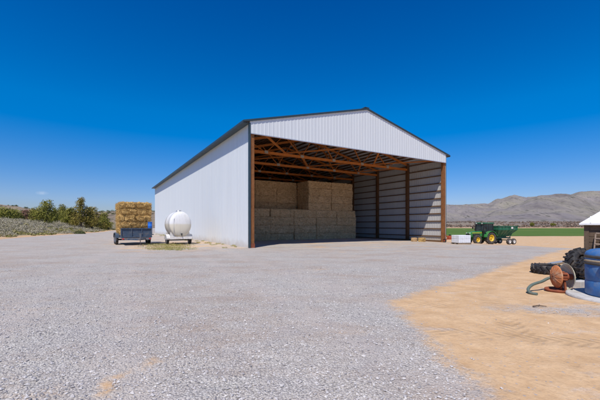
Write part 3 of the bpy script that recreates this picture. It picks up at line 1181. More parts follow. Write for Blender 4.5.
# ------------------------------------------------------------------ bales
def bale_mesh(name, lx, ly, lz, mat, seed, spikes=0, grooves=3, rough=0.022, spike_len=0.12, cell=0.1, rad=0.05):
    nx, ny, nz = max(6, int(lx / cell)), max(4, int(ly / (cell * 1.2))), max(4, int(lz / cell))
    import bmesh
    bm = bmesh.new()
    idx = {}

    def vert(i, j, k):
        key = (i, j, k)
        if key not in idx:
            p = Vector(((i / nx - .5) * lx, (j / ny - .5) * ly, (k / nz - .5) * lz))
            r = rad
            q = Vector((max(-lx / 2 + r, min(lx / 2 - r, p.x)), max(-ly / 2 + r, min(ly / 2 - r, p.y)), max(-lz / 2 + r, min(lz / 2 - r, p.z))))
            d = p - q
            if d.length > 1e-6:
                p = q + d.normalized() * r
                nrm = d.normalized()
            else:
                nrm = Vector((0, 0, 0))
            o = Vector((seed * 7.1, seed * 3.3, seed))
            p += nrm * rough * (mnoise.noise(p * 5 + o) * 1.2 + mnoise.noise(p * 14 + o) * 0.9 + mnoise.noise(Vector((p.x * 3, p.y * 3, p.z * 26)) + o) * 0.5)
            for g in range(grooves):
                gx = (g + 1) / (grooves + 1) * lx - lx / 2
                if abs(p.x - gx) < lx / nx * 0.6 and nrm.length > 0:
                    p -= nrm * 0.022
            idx[key] = bm.verts.new(p)
        return idx[key]
    for i in range(nx):
        for j in range(ny):
            for k, fl in ((0, 1), (nz, 0)):
                q = [vert(i, j, k), vert(i + 1, j, k), vert(i + 1, j + 1, k), vert(i, j + 1, k)]
                bm.faces.new(q[::-1] if fl else q)
    for i in range(nx):
        for k in range(nz):
            for j, fl in ((0, 0), (ny, 1)):
                q = [vert(i, j, k), vert(i + 1, j, k), vert(i + 1, j, k + 1), vert(i, j, k + 1)]
                bm.faces.new(q[::-1] if fl else q)
    for j in range(ny):
        for k in range(nz):
            for i, fl in ((0, 1), (nx, 0)):
                q = [vert(i, j, k), vert(i, j + 1, k), vert(i, j + 1, k + 1), vert(i, j, k + 1)]
                bm.faces.new(q[::-1] if fl else q)
    rr = random.Random(seed)
    for s in range(spikes):
        ax = rr.choice('xyyzz' if lx > ly else 'xxyyz')
        sg = rr.choice((-1, 1))
        p = Vector((rr.uniform(-.5, .5) * lx, rr.uniform(-.5, .5) * ly, rr.uniform(-.5, .5) * lz))
        d = Vector((rr.gauss(0, .8), rr.gauss(0, .8), rr.gauss(0, .5)))
        if ax == 'x':
            p.x = sg * lx / 2
            d.x = sg * abs(rr.gauss(.4, .3))
        elif ax == 'y':
            p.y = sg * ly / 2
            d.y = sg * abs(rr.gauss(.4, .3))
        else:
            p.z = sg * lz / 2
            d.z = sg * abs(rr.gauss(.4, .3))
        d = d.normalized() * rr.uniform(.3, 1) * spike_len
        w = d.cross(Vector((rr.gauss(0, 1), rr.gauss(0, 1), rr.gauss(0, 1)))).normalized() * 0.006
        p -= d * 0.15
        bm.faces.new([bm.verts.new(p - w), bm.verts.new(p + w), bm.verts.new(p + d)])
    me = bpy.data.meshes.new(name)
    bm.to_mesh(me)
    bm.free()
    me.materials.append(mat)
    return me


ORD = ['first', 'second', 'third', 'fourth', 'fifth', 'sixth', 'seventh']
LAY = ['bottom', 'second', 'third', 'top']
LAY5 = ['bottom', 'second', 'third', 'fourth', 'top']
GB = 'hay bales stacked in the barn'


def put_bale(mesh, name, loc, rz, label, group, cat='hay bale', flip=False):
    o = bpy.data.objects.new(name, mesh)
    COL.objects.link(o)
    o.location = loc
    o.rotation_euler = (0, 0, rz + (PI if flip else 0))
    return tag(o, label, cat, group)


HB, PX, DY = 0.865, 2.9, 1.3
lowm = [bale_mesh('hay_bale', PX - 0.01, DY - 0.02, HB + 0.01, M['old_hay'], s, 900, 4, 0.05, 0.16, 0.075, 0.09) for s in (1, 2, 3, 4)]
upm = [bale_mesh('hay_bale', 3.16 - 0.01, DY - 0.02, 0.83, M['hay'], s, 900, 4, 0.05, 0.16, 0.075, 0.08) for s in (5, 6, 7)]
ulm = [bale_mesh('hay_bale', 2.68 - 0.01, DY - 0.02, 0.83, M['hay'], s, 800, 4, 0.045, 0.16, 0.075) for s in (8, 9)]
Y0S = 9.8
ZF = -0.15
for row in range(3):
    for c in range(6):
        for k in range(4):
            x = 0.5 + PX * (c + .5) + random.uniform(-.03, .03)
            y = Y0S + DY * (row + .5) + (random.uniform(-.07, .07) if row == 0 else 0)
            p = barn(x, y, ZF + HB * (k + .5))
            if row == 0:
                lab = f'tan hay bale in the barn\'s lower stack, {LAY[k]} layer, {ORD[c]} from its left'
            else:
                lab = 'hay bale hidden deep in the barn behind the face of the lower stack'
            put_bale(random.choice(lowm), 'hay_bale', p, BR + random.uniform(-.015, .015), lab, GB if row == 0 else 'hay bales hidden behind the stack face', flip=random.random() < .5)
ZU = ZF + 4 * HB
for c in range(2):
    for k in range(4):
        for row in range(2):
            x = 11.07 + 3.16 * (c + .5) + random.uniform(-.03, .03)
            y = Y0S + 0.06 + DY * (row + .5) + random.uniform(-.06, .06)
            p = barn(x, y, ZU + 0.82 * (k + .5))
            sd = ('left', 'right')[c]
            if row == 0:
                lab = f'golden brown hay bale in the raised right-hand block, {LAY[k]} layer, {sd} column'
            elif c == 0:
                lab = f'dark hay bale on the left flank of the raised block, {LAY[k]} layer, set back'
            else:
                lab = 'hay bale hidden behind the face of the raised right-hand block'
            put_bale(random.choice(upm), 'hay_bale', p, BR + random.uniform(-.015, .015), lab, GB if row == 0 or c == 0 else 'hay bales hidden behind the raised block', flip=random.random() < .5)
for c in range(4):
    for k in range(4):
        x = 0.35 + 2.68 * (c + .5) + random.uniform(-.02, .02)
        y = Y0S + 2.67 + DY * .5 + random.uniform(-.06, .06)
        p = barn(x, y, ZU + 0.82 * (k + .5))
        lab = f'dim hay bale in the set-back upper left block, {LAY[k]} layer, {ORD[c]} from its left'
        put_bale(random.choice(ulm), 'hay_bale', p, BR + random.uniform(-.012, .012), lab, GB, flip=random.random() < .5)

# two loose bales by the right wall
sm = bale_mesh('straw_bale', 0.72, 0.5, 0.42, M['straw'], 21, 260, 2, 0.02, 0.12)
p = barn(18.95, 0.9)
put_bale(sm, 'straw_bale', (p.x, p.y, ground_z(p.x, p.y) + .20), BR + .3, 'small golden straw bale on the ground by the open barn wall', None, 'straw bale')
sm2 = bale_mesh('straw_bale', 0.5, 0.42, 0.40, M['hay'], 22, 200, 2, 0.02, 0.1)
p = barn(18.5, 1.5)
put_bale(sm2, 'straw_bale', (p.x, p.y, ground_z(p.x, p.y) + .19), BR - .2, 'small brownish bale just left of the golden one by the barn wall', None, 'straw bale')


# ------------------------------------------------------------------ wheels
def wheel(parent, loc, r, w, hub_r, mt='rubber', mr='yellow', lugs=0, name='wheel', depth=0.06):
    """axis along local Y, outer face towards sign of loc.y"""
    e = bpy.data.objects.new(name, None)
    COL.objects.link(e)
    e.parent = parent
    e.location = loc
    sg = 1 if loc[1] >= 0 else -1
    Mx = Matrix.Rotation(-PI / 2 * sg, 4, 'X')
    t = MB()
    prof = [(hub_r, -w * .42), (r * .80, -w * .5), (r * .95, -w * .42), (r, -w * .2), (r, w * .2), (r * .95, w * .42), (r * .80, w * .5), (hub_r, w * .42), (hub_r * .97, 0)]
    t.lathe(prof, 36, Mx, True, True)
    for k in range(lugs):
        for s in (-1, 1):
            a = 2 * PI * (k + (0.5 if s > 0 else 0)) / lugs
            d = Vector((math.cos(a), 0, math.sin(a)))
            a2 = a + 0.22
            d2 = Vector((math.cos(a2), 0, math.sin(a2)))
            t.bar(d * (r + .004) + Vector((0, s * w * .46, 0)), d2 * (r + .012) + Vector((0, s * w * .02, 0)), 0.045 * r / .7 + .01, 0.05, d)
    t.build('tyre', M[mt], e)
    rm = MB()
    hp = [(0.001, w * .12 + depth), (hub_r * .28, w * .12 + depth), (hub_r * .32, w * .10), (hub_r * .75, w * .06), (hub_r * .86, w * .36), (hub_r, w * .44), (hub_r * 1.02, w * .40), (hub_r * .9, -w * .4), (0.001, -w * .4)]
    rm.lathe(hp, 28, Mx)
    for k in range(8):
        a = 2 * PI * k / 8
        rm.lathe([(0.001, w * .12), (.018, w * .12), (.018, w * .05)], 6, Mx @ Matrix.Translation((hub_r * .5 * math.cos(a), hub_r * .5 * math.sin(a), 0.015)), False)
    rm.build('rim', M[mr], e)
    return e


# ------------------------------------------------------------------ straw trailer
TR = R(34)
tx, ty = -12.95, 26.3
tz = ground_z(tx, ty)
T = thing('utility_trailer', 'slate blue flatbed trailer loaded with golden straw, jack and hitch in front', 'trailer', (tx, ty, tz), TR)
DK = 0.86
T.scale = (.91, 1, 1)
d = MB()
d.box((0, 2.1, DK - .05), (2.3, 4.2, 0.08))
d.build('deck', M['pallet'], T)
fr = MB()
for x in (-1.1, 1.1):
    fr.box((x, 2.1, DK - .2), (0.1, 4.2, 0.2))
for y in (0.05, 1.4, 2.8, 4.15):
    fr.box((0, y, DK - .2), (2.1, 0.09, 0.18))
fr.build('frame', M['trailer_blue'], T, 0.01)
pn = MB()
pn.box((0, -0.03, 0.98), (2.46, 0.06, 0.68))
for x in (-1.19, -0.4, 0.4, 1.19):
    pn.box((x, -0.09, 0.97), (0.08, 0.06, 0.72))
pn.box((0, -0.085, 1.315), (2.5, 0.09, 0.06))
pn.box((0, -0.085, 0.66), (2.5, 0.09, 0.07))
pn.build('headboard', M['trailer_blue'], T, 0.01)
bmpr = MB()
bmpr.box((0, -0.12, 0.50), (2.3, 0.1, 0.18))
bmpr.build('bumper_beam', M['steel'], T, 0.015)
for x in (-1.05, 1.05):
    MB().box((x, -0.185, 0.51), (0.16, 0.025, 0.09)).build('lamp', M['red_light'], T, 0.01)
hk = MB()
for x in (-0.75, 0.75):
    hk.bar((x, -0.05, 0.48), (0, -1.15, 0.48), 0.09, 0.12)
hk.build('tongue', M['trailer_blue'], T)
MB().box((0, -1.3, 0.5), (0.12, 0.36, 0.12)).tube([(0, -1.48, .47), (0, -1.38, .5)], [.05, .06], 10).build('coupler', M['steel'], T)
jk = MB()
jk.tube([(0.14, -1.0, 0.02), (0.14, -1.0, 0.5)], 0.03, 10)
jk.tube([(0.14, -1.0, 0.42), (0.14, -1.0, 0.95)], 0.042, 10)
jk.box((0.14, -1.0, 0.015), (0.2, 0.2, 0.03))
jk.tube([(0.14, -1.0, 0.9), (0.32, -1.0, 0.93), (0.32, -1.0, 1.03)], 0.012, 6)
jk.build('jack', M['steel'], T)
for sx in (-1, 1):
    f = MB()
    poly = []
    for k in range(11):
        a = PI * k / 10
        poly.append((2.3 - 0.98 * math.cos(a), 0.56 + 0.42 * math.sin(a) ** .6))
    for k in reversed(range(11)):
        a = PI * k / 10
        poly.append((2.3 - 0.94 * math.cos(a), 0.54 + 0.40 * math.sin(a) ** .6))
    f.prism(poly, 0.3, Matrix.Translation((sx * 1.33, 0, 0)) @ Matrix.Rotation(PI / 2, 4, 'Z') @ Matrix.Rotation(0, 4, 'X'))
    f.build('fender', M['trailer_blue'], T)
    for y in (1.88, 2.74):
        e = wheel(T, (sx * 1.34, y, 0.39), 0.39, 0.24, 0.22, 'rubber', 'galv')
        e.rotation_euler = (0, 0, PI / 2 if sx < 0 else -PI / 2)
        # the wheel helper faces +Y for loc.y>=0
ax = MB()
for y in (1.88, 2.74):
    ax.tube([(-1.3, y, .39), (1.3, y, .39)], 0.05, 8)
ax.build('axle', M['black'], T)
# straw on it
stm = [bale_mesh('straw_bale', 1.13, 1.16, 0.50, M['straw'], s, 1700, 2, 0.07, 0.22, 0.06, 0.15) for s in (30, 31, 32)]
ct_, st_ = math.cos(TR), math.sin(TR)
for row in range(3):
    for c in range(2):
        for k in range(5):
            lx = (c - .5) * 1.12 + 0.03 + random.uniform(-.07, .07) - (0.05 if k in (1, 2) and c == 1 else 0)
            ly = 0.95 + row * 1.2 + random.uniform(-.04, .04)
            wx = tx + lx * ct_ - ly * st_
            wy = ty + lx * st_ + ly * ct_
            wz = tz + DK - 0.01 + 0.515 * (k + .5)
            sd = ('left', 'right')[c]
            if row == 0:
                lab = f'golden straw bale on the trailer, {LAY5[k]} layer, {sd} of the front pair'
            elif c == 0:
                lab = f'golden straw bale on the trailer\'s left flank, {LAY5[k]} layer, {("", "middle", "rear")[row]} row'
            else:
                lab = f'straw bale on the trailer\'s side facing the barn, {LAY5[k]} layer, {("", "middle", "rear")[row]} row'
            put_bale(random.choice(stm), 'straw_bale', (wx, wy, wz), TR + random.uniform(-.05, .05), lab, 'straw bales on the trailer', 'straw bale', random.random() < .5)
# blue jug wedged beside the straw
lx, ly = 1.02, 0.19
jx, jy = tx + lx * ct_ - ly * st_, ty + lx * st_ + ly * ct_
J = thing('plastic_drum', 'bright blue plastic drum at the right end of the straw trailer headboard', 'drum', (jx, jy, tz + DK + .0), TR)
J.scale = (.88, .88, 1)
jb = MB()
jb.lathe([(0.001, .0), (.17, 0), (.185, .03), (.185, .28), (.195, .30), (.185, .32), (.185, .62), (.195, .64), (.185, .66), (.185, .9), (.17, .93), (.001, .93)], 28)
jb.build('body', M['blue_drum'], J)
MB().lathe([(.001, .985), (.19, .985), (.203, .97), (.203, .925), (.19, .925)], 28).build('lid', M['blue_drum'], J)
# side stake bracket that carries the jug
sb = MB()
sb.box((1.30, 0.2, DK - .035), (0.2, 0.4, 0.06))
sb.build('side_step', M['trailer_blue'], T)

# ------------------------------------------------------------------ water tank trailer
wx0, wy0 = -10.2, 27.7
wz0 = ground_z(wx0, wy0)
KT = thing('tank_trailer', 'white plastic water tank on a small two-wheeled trailer beside the barn wall', 'tank trailer', (wx0, wy0, wz0), R(33))
KT.scale = (.89, 1, 1)
tank = MB()
RT, LT = 0.95, 2.0
prof = [(0.001, -LT / 2 - .26)]
for k in range(1, 9):
    a = PI / 2 * k / 8
    prof.append((RT * math.sin(a) ** .85, -LT / 2 - .26 * math.cos(a)))
for k in range(1, 20):
    yy = -LT / 2 + LT * k / 20
    rib = 0.022 if k % 5 == 0 else 0.0
    prof.append((RT + 0.012 - rib, yy))
for k in range(8, -1, -1):
    a = PI / 2 * k / 8
    prof.append((max(.001, RT * math.sin(a) ** .85), LT / 2 + .26 * math.cos(a)))
tank.lathe(prof, 48, Matrix.Rotation(-PI / 2, 4, 'X'))
to = tank.build('tank', M['tank'], KT)
to.location = (0, 0, 1.66)
to.scale = (1, 1, 1.07)
hat = MB()
hat.lathe([(.001, .12), (.2, .12), (.22, .10), (.22, .03), (.24, .03), (.24, -.05)], 24)
h_ = hat.build('hatch', M['galv'], to)
h_.location = (0, -0.3, RT)
for yy in (-0.62, 0.62):
    s = MB()
    s.lathe([(RT + .018, -.035), (RT + .028, -.035), (RT + .028, .035), (RT + .018, .035)], 48, Matrix.Translation((0, yy, 1.66)) @ Matrix.Diagonal((1, 1, 1.07, 1)) @ Matrix.Rotation(-PI / 2, 4, 'X'), True, True)
    s.build('strap', M['galv'], KT)
# vertical ladder-like sight rail and outlet on the near head
sr = MB()
sr.tube([(-0.62, -LT / 2 - .17, 0.82), (-0.62, -LT / 2 - .2, 2.05)], 0.02, 8)
sr.tube([(-0.62, -LT / 2 - .2, 2.05), (-0.4, -LT / 2 - .1, 2.32)], 0.02, 8)
sr.build('sight_tube', M['galv'], KT)
v_ = MB()
v_.tube([(0, -LT / 2 - .2, 0.86), (0, -LT / 2 - .38, 0.82), (0, -LT / 2 - .42, 0.7)], 0.045, 10)
v_.lathe([(.001, .06), (.07, .06), (.07, .0), (.001, 0)], 12, Matrix.Translation((0, -LT / 2 - .36, .86)))
v_.build('valve', M['black'], KT)
fr = MB()
for x in (-0.5, 0.5):
    fr.box((x, 0.0, 0.56), (0.1, 2.6, 0.14))
for y in (-1.25, -0.5, 0.5, 1.25):
    fr.box((0, y, 0.56), (0.9, 0.09, 0.12))
fr.box((0, -1.33, 0.56), (1.9, 0.07, 0.2))
fr.build('frame', M['white'], KT, 0.01)
cr = MB()
for y in (-0.75, 0.75):
    poly = [(-0.85, .63), (0.85, .63), (0.85, 1.0)]
    for k in range(11):
        a = R(-38 - 104 * k / 10)
        poly.append((math.cos(a) * (RT + .02), 1.66 + math.sin(a) * (RT + .02) * 1.07))
    poly.append((-0.85, 1.0))
    cr.prism(poly, 0.08, Matrix.Translation((0, y, 0)))
cr.build('cradle', M['white'], KT)
tg = MB()
for x in (-0.45, 0.45):
    tg.bar((x, 1.3, .56), (0, 2.5, .5), 0.08, 0.1)
tg.build('tongue', M['white'], KT)
MB().tube([(0, -.1, .35), (0, .1, .35)], .001, 6)
MB().tube([(-0.98, -.3, .36), (0.98, -.3, .36)], 0.045, 8).build('axle', M['black'], KT)
for sx in (-1, 1):
    e = wheel(KT, (sx * 1.0, -0.3, 0.36), 0.36, 0.22, 0.2, 'rubber', 'galv')
    e.rotation_euler = (0, 0, PI / 2 if sx < 0 else -PI / 2)
    f = MB()
    poly = [(-0.5, .5)]
    for k in range(11):
        a = PI - PI * k / 10
        poly.append((0.48 * math.cos(a), .42 + .42 * math.sin(a)))
    poly.append((0.5, .5))
    for k in range(11):
        a = PI * k / 10
        poly.append((0.44 * math.cos(a), .42 + .385 * math.sin(a)))
    f.prism(poly, 0.3, Matrix.Translation((sx * 1.0, -0.3, 0)) @ Matrix.Rotation(PI / 2, 4, 'Z'))
    f.build('fender', M['white'], KT)

# ------------------------------------------------------------------ tractor and grain cart
FWD = Vector((-0.945, -0.32, 0)).normalized()
TRZ = math.atan2(FWD.y, FWD.x)
ry = 41.0
rx = at(485.0, ry)
K = thing('tractor', 'green farm tractor with glazed cab and yellow wheels, facing the barn', 'tractor', (rx, ry, ground_z(rx, ry) + .02), TRZ)
for sy in (-1, 1):
    wheel(K, (0, sy * 0.78, 0.74), 0.74, 0.44, 0.40, 'dusty_rubber', 'yellow', 18)
    wheel(K, (1.95, sy * 0.68, 0.55), 0.55, 0.34, 0.29, 'dusty_rubber', 'yellow', 16)
ch = MB()
ch.box((0.9, 0, 0.72), (2.4, 0.36, 0.36))
ch.tube([(0, -.6, .74), (0, .6, .74)], .13, 12)
ch.tube([(1.95, -.55, .55), (1.95, .55, .55)], .08, 10)
ch.box((1.95, 0, .66), (.3, .3, .3))
ch.build('chassis', M['green'], K, 0.02)
hd = MB()
hp = [(0.75, 0.9), (2.62, 0.86), (2.72, 1.0), (2.70, 1.30), (2.56, 1.44), (1.6, 1.54), (0.75, 1.58)]
hd.prism(hp, 0.70)
hd.build('hood', M['green'], K, 0.07, 3)
gr = MB()
gr.box((2.70, 0, 1.12), (0.06, 0.5, 0.36))
for k in range(6):
    gr.box((2.735, 0, 0.98 + .055 * k), (0.02, 0.46, 0.02))
gr.build('grille', M['black'], K)
for sy in (-1, 1):
    MB().box((2.66, sy * .24, 1.34), (0.09, 0.15, 0.1)).build('headlight', M['clear_lens'], K, 0.02)
    MB().box((1.65, sy * .352, 1.38), (1.5, 0.012, 0.06)).build('hood_stripe', M['yellow'], K)
    MB().box((1.75, sy * .353, 1.12), (1.1, 0.012, 0.26)).build('side_grille', M['black'], K)
wt = MB()
for k in range(6):
    wt.box((2.86, -0.25 + .1 * k, 0.78), (0.2, 0.085, 0.36))
wt.build('front_weight', M['black'], K, 0.02)
# cab
cf = MB()
cx0, cx1 = -0.62, 0.86
for sy in (-1, 1):
    cf.bar((cx1, sy * .55, .95), (cx1 - .06, sy * .60, 2.42), .07, .07)
    cf.bar((cx0, sy * .60, 1.3), (cx0 + .05, sy * .62, 2.42), .08, .08)
    cf.bar((0.12, sy * .63, .95), (0.12, sy * .63, 2.42), .055, .055)
    cf.bar((cx0, sy * .62, 2.42), (cx1 - .05, sy * .61, 2.42), .07, .07)
    cf.bar((cx0, sy * .60, 1.35), (cx1, sy * .56, 1.0), .05, .05)
cf.bar((cx1 - .05, -.6, 2.42), (cx1 - .05, .6, 2.42), .07, .07)
cf.bar((cx0 + .03, -.6, 2.42), (cx0 + .03, .6, 2.42), .07, .07)
cf.bar((cx1, -.56, 1.55), (cx1, .56, 1.55), .05, .05)
cf.box((.12, 0, .93), (1.5, 1.15, .08))
cf.build('cab_frame', M['black'], K)
gl = MB()
for sy in (-1, 1):
    gl.add([(cx0 + .05, sy * .605, 1.38), (.09, sy * .615, 1.2), (.09, sy * .62, 2.38), (cx0 + .08, sy * .62, 2.38)], [(0, 1, 2, 3)])
    gl.add([(.15, sy * .615, 1.0), (cx1 - .03, sy * .56, 1.02), (cx1 - .08, sy * .60, 2.38), (.15, sy * .62, 2.38)], [(0, 1, 2, 3)])
gl.add([(cx1 - .005, -.52, 1.56), (cx1 - .005, .52, 1.56), (cx1 - .06, .56, 2.38), (cx1 - .06, -.56, 2.38)], [(0, 1, 2, 3)])
gl.add([(cx0 + .01, -.55, 1.36), (cx0 + .01, .55, 1.36), (cx0 + .04, .58, 2.38), (cx0 + .04, -.58, 2.38)], [(0, 1, 2, 3)])
gl.build('cab_glass', M['glass'], K)
rf = MB()
rf.box((.1, 0, 2.54), (1.66, 1.36, .18))
rf.build('cab_roof', M['cart_green'], K, 0.06, 3)
st = MB()
st.box((-.2, 0, 1.25), (.45, .5, .12))
st.box((-.42, 0, 1.6), (.12, .5, .75), Matrix.Rotation(-.15, 3, 'Y'))
st.build('seat', M['black'], K, 0.03)
sw_ = MB()
sw_.tube([(.62, 0, 1.2), (.42, 0, 1.62)], .03, 8)
sw_.lathe([(.19, -.015), (.21, 0), (.19, .015), (.17, 0)], 20, Matrix.Translation((.42, 0, 1.62)) @ Matrix.Rotation(-.5, 4, 'Y'), True, True)
sw_.build('steering_wheel', M['black'], K)
for sy in (-1, 1):
    f = MB()
    poly = []
    for k in range(13):
        a = R(8 + 155 * k / 12)
        poly.append((0.0 + .86 * math.cos(a), .74 + .86 * math.sin(a)))
    for k in reversed(range(13)):
        a = R(8 + 155 * k / 12)
        poly.append((0.0 + .81 * math.cos(a), .74 + .81 * math.sin(a)))
    f.prism(poly, .5, Matrix.Translation((0, sy * .8, 0)))
    f.build('fender', M['green'], K)
    s = MB()
    for z in (.45, .72):
        s.box((.62, sy * .62, z), (.32, .24, .03))
    s.bar((.48, sy * .72, .9), (.48, sy * .72, .44), .03, .03)
    s.bar((.76, sy * .72, .9), (.76, sy * .72, .44), .03, .03)
    s.build('step', M['black'], K)
    m_ = MB()
    m_.bar((cx1 - .05, sy * .62, 2.1), (cx1 + .05, sy * .95, 2.1), .025, .025)
    m_.box((cx1 + .05, sy * .98, 1.98), (.05, .18, .32))
    m_.build('mirror', M['black'], K)
ex = MB()
ex.tube([(1.15, -.38, 1.4), (1.15, -.42, 1.75), (1.15, -.42, 2.5), (1.1, -.42, 2.6)], .045, 10)
ex.tube([(1.15, -.42, 1.7), (1.15, -.42, 2.2)], .075, 10)
ex.build('exhaust', M['black'], K)
for sy in (-1, 1):
    MB().box((.93, sy * .42, 2.52), (.04, .2, .09)).build('work_light', M['clear_lens'], K)

# grain cart behind it
cxp = Vector((rx, ry, 0)) - FWD * 0.95
cart = thing('grain_cart', 'dark green hopper cart on tandem wheels hitched behind the green tractor', 'grain cart',
             (cxp.x, cxp.y, ground_z(cxp.x - FWD.x, cxp.y) + .02), TRZ)
# local: forward +x, cart extends to -x
cart.scale = (.9, .95, .95)
hop = MB()
xa, xb, xc, xd = 0.05, -3.55, -0.6, -2.5
zt, zm, zb = 2.38, 1.92, 1.05
v = []
for (x0, x1, hw, z) in ((xa, xb, 1.1, zt), (xa, xb, 1.1, zm), (xc, xd, .45, zb)):
    v += [(x0, -hw, z), (x1, -hw, z), (x1, hw, z), (x0, hw, z)]
f = [(8, 9, 10, 11)]
for b0 in (0, 4):
    for k in range(4):
        k2 = (k + 1) % 4
        f.append((b0 + k, b0 + k2, b0 + 4 + k2, b0 + 4 + k))
hop.add(v, f)
ho_ = hop.build('hopper', M['cart_green'], cart)
sol = ho_.modifiers.new('skin', 'SOLIDIFY')
sol.thickness = 0.03
rm_ = MB()
for sy in (-1, 1):
    rm_.box(((xa + xb) / 2, sy * 1.12, zt), (xa - xb + .1, .09, .09))
    rm_.box(((xa + xb) / 2, sy * 1.115, zm), (xa - xb + .04, .06, .06))
    for k in range(6):
        x = xa - .1 - k * (xa - xb - .2) / 5
        rm_.box((x, sy * 1.13, (zt + zm) / 2), (.06, .06, zt - zm))
        xi = xc + (xd - xc) * (k / 5)
        rm_.bar((x, sy * 1.11, zm), (xi, sy * .47, zb), .05, .06)
for x in (xa, xb):
    rm_.box((x, 0, zt), (.09, 2.2, .09))
rm_.build('hopper_rib', M['cart_green'], cart)
MB().box((-2.45, 1.165, 2.17), (.36, .012, .24)).build('reflector_panel', M['white'], cart)
ff_ = MB()
for sy in (-1, 1):
    ff_.box((-1.55, sy * .42, .86), (3.0, .12, .16))
    ff_.bar((-.3, sy * .42, .9), (-.02, sy * .8, 1.95), .09, .09)
    ff_.bar((-2.9, sy * .42, .9), (-3.3, sy * .8, 1.98), .09, .09)
for x in (-.1, -1.0, -2.2, -3.0):
    ff_.box((x, 0, .86), (.1, .84, .14))
ff_.bar((-.05, 0, .84), (1.15, 0, .5), .14, .14)
ff_.box((-1.6, 0, .98), (1.6, .7, .14))
for sy in (-1, 1):
    ff_.box((-2.45, sy * .86, .52), (.9, .1, .14))
ff_.tube([(-2.45, -.9, .55), (-2.45, .9, .55)], .06, 8)
ff_.build('frame', M['cart_green'], cart)
for sy in (-1, 1):
    for x in (-2.05, -2.86):
        wheel(cart, (x, sy * 1.02, .39), .39, .32, .22, 'dusty_rubber', 'white', 0)
au = MB()
au.tube([(-1.3, -.3, 1.1), (-.2, -1.0, 1.5), (.15, -1.15, 2.5)], .12, 12)
au.build('auger', M['cart_green'], cart)

# ------------------------------------------------------------------ pallet of sacks and red implement
px_, py_ = at(461, 28.6), 28.6
pz = ground_z(px_, py_)
PL = thing('pallet', 'wooden pallet on the gravel under white blocks beside the barn corner', 'pallet', (px_, py_, pz), R(14))
for y in (-.45, 0, .45):
    MB().box((0, y, .055), (1.24, .1, .09)).build('stringer', M['pallet'], PL)
pt = MB()
for k in range(7):
    pt.box((-.54 + .18 * k, 0, .113), (.11, 1.05, .022))
for k in range(3):
    pt.box((-.54 + .54 * k, 0, .012), (.11, 1.05, .018))
pt.build('board', M['pallet'], PL)
c14, s14 = math.cos(R(14)), math.sin(R(14))
blk = MB().box((0, 0, 0), (.385, .47, .325)).build('white_block', M['bag'], None, .03, 3)
first = True
for k in range(2):
    for j in range(2):
        for i in range(3):
            o = blk if first else blk.copy()
            if not first:
                COL.objects.link(o)
            first = False
            lx, ly = (i - 1) * .40 + random.uniform(-.01, .01), (j - .5) * .49
            o.location = (px_ + lx * c14 - ly * s14, py_ + lx * s14 + ly * c14, pz + .125 + .163 + .328 * k)
            o.rotation_euler = (0, 0, R(14) + random.uniform(-.03, .03))
            tag(o, f'white wrapped block on the pallet, {("lower", "upper")[k]} layer, {("front", "back")[j]} row, {("left end", "middle", "right end")[i]}', 'block', 'white blocks on the pallet')
# red implement half hidden between post and pallet
ix, iy = at(450.5, 33.6), 33.6
I = thing('farm_implement', 'rusty red farm implement with a small engine and wheels by the barn corner post', 'implement', (ix, iy, ground_z(ix, iy)), R(20))
a = MB()
a.box((0, 0, .34), (.95, .08, .08))
a.box((0, .4, .34), (.95, .08, .08))
a.bar((-.45, 0, .34), (-.45, .4, .34), .07, .07)
a.bar((.45, 0, .34), (.45, .4, .34), .07, .07)
a.bar((-.1, .2, .36), (-.42, .2, .78), .05, .05)
a.build('frame', M['red'], I)
MB().box((0.08, .2, .53), (.42, .34, .3)).build('engine', M['red'], I, .04)
MB().tube([(.1, .2, .68), (.1, .2, .82)], .1, 12).build('air_cleaner', M['black'], I)
for sx in (-.55, .55):
    e = wheel(I, (sx, .2, .2), .2, .12, .1, 'rubber', 'red')
    e.rotation_euler = (0, 0, PI / 2 if sx < 0 else -PI / 2)

# ------------------------------------------------------------------ junk corner on the right
# pump shed with white hip roof
sx0, sy0 = 8.95, 10.45
SW, SD, SH = 3.0, 2.6, 1.62
shr = R(-42)
sz = ground_z(sx0, sy0)
SHD = thing('pump_shed', 'low weathered wooden shed with a white metal hip roof', 'shed', (sx0, sy0, sz), shr)
wl = MB()
nb_ = 9
for k in range(nb_):
    h = SH / nb_
    z = h * (k + .5)
    off = random.uniform(0, .012)
    wl.box((SW / 2, 0.02 + off, z), (SW - .1, .035, h - .012))
    wl.box((0.02 + off, SD / 2, z), (.035, SD - .1, h - .012))
    wl.box((SW - .02, SD / 2, z), (.035, SD - .1, h - .012))
    wl.box((SW / 2, SD - .02, z), (SW - .1, .035, h - .012))
wl.build('wall', M['shed_wood'], SHD)
for x, y in ((.05, .05), (SW - .05, .05), (.05, SD - .05), (SW - .05, SD - .05), (SW / 2, .045)):
    MB().box((x, y, SH / 2), (.12, .12, SH)).build('post', M['shed_wood'], SHD)
ro = MB()
ov = .12
rzv = 1.15
v = [(-ov, -ov, SH), (SW + ov, -ov, SH), (SW + ov, SD + ov, SH), (-ov, SD + ov, SH), (SW / 2 - .15, SD / 2, SH + rzv), (SW / 2 + .15, SD / 2, SH + rzv)]
v2 = [(x, y, z + .05) for x, y, z in v]
ro.add(v + v2, [(6, 7, 11, 10), (7, 8, 11), (8, 9, 10, 11), (9, 6, 10), (0, 4, 5, 1), (1, 5, 2), (2, 5, 4, 3), (3, 4, 0), (0, 1, 7, 6), (1, 2, 8, 7), (2, 3, 9, 8), (3, 0, 6, 9)])
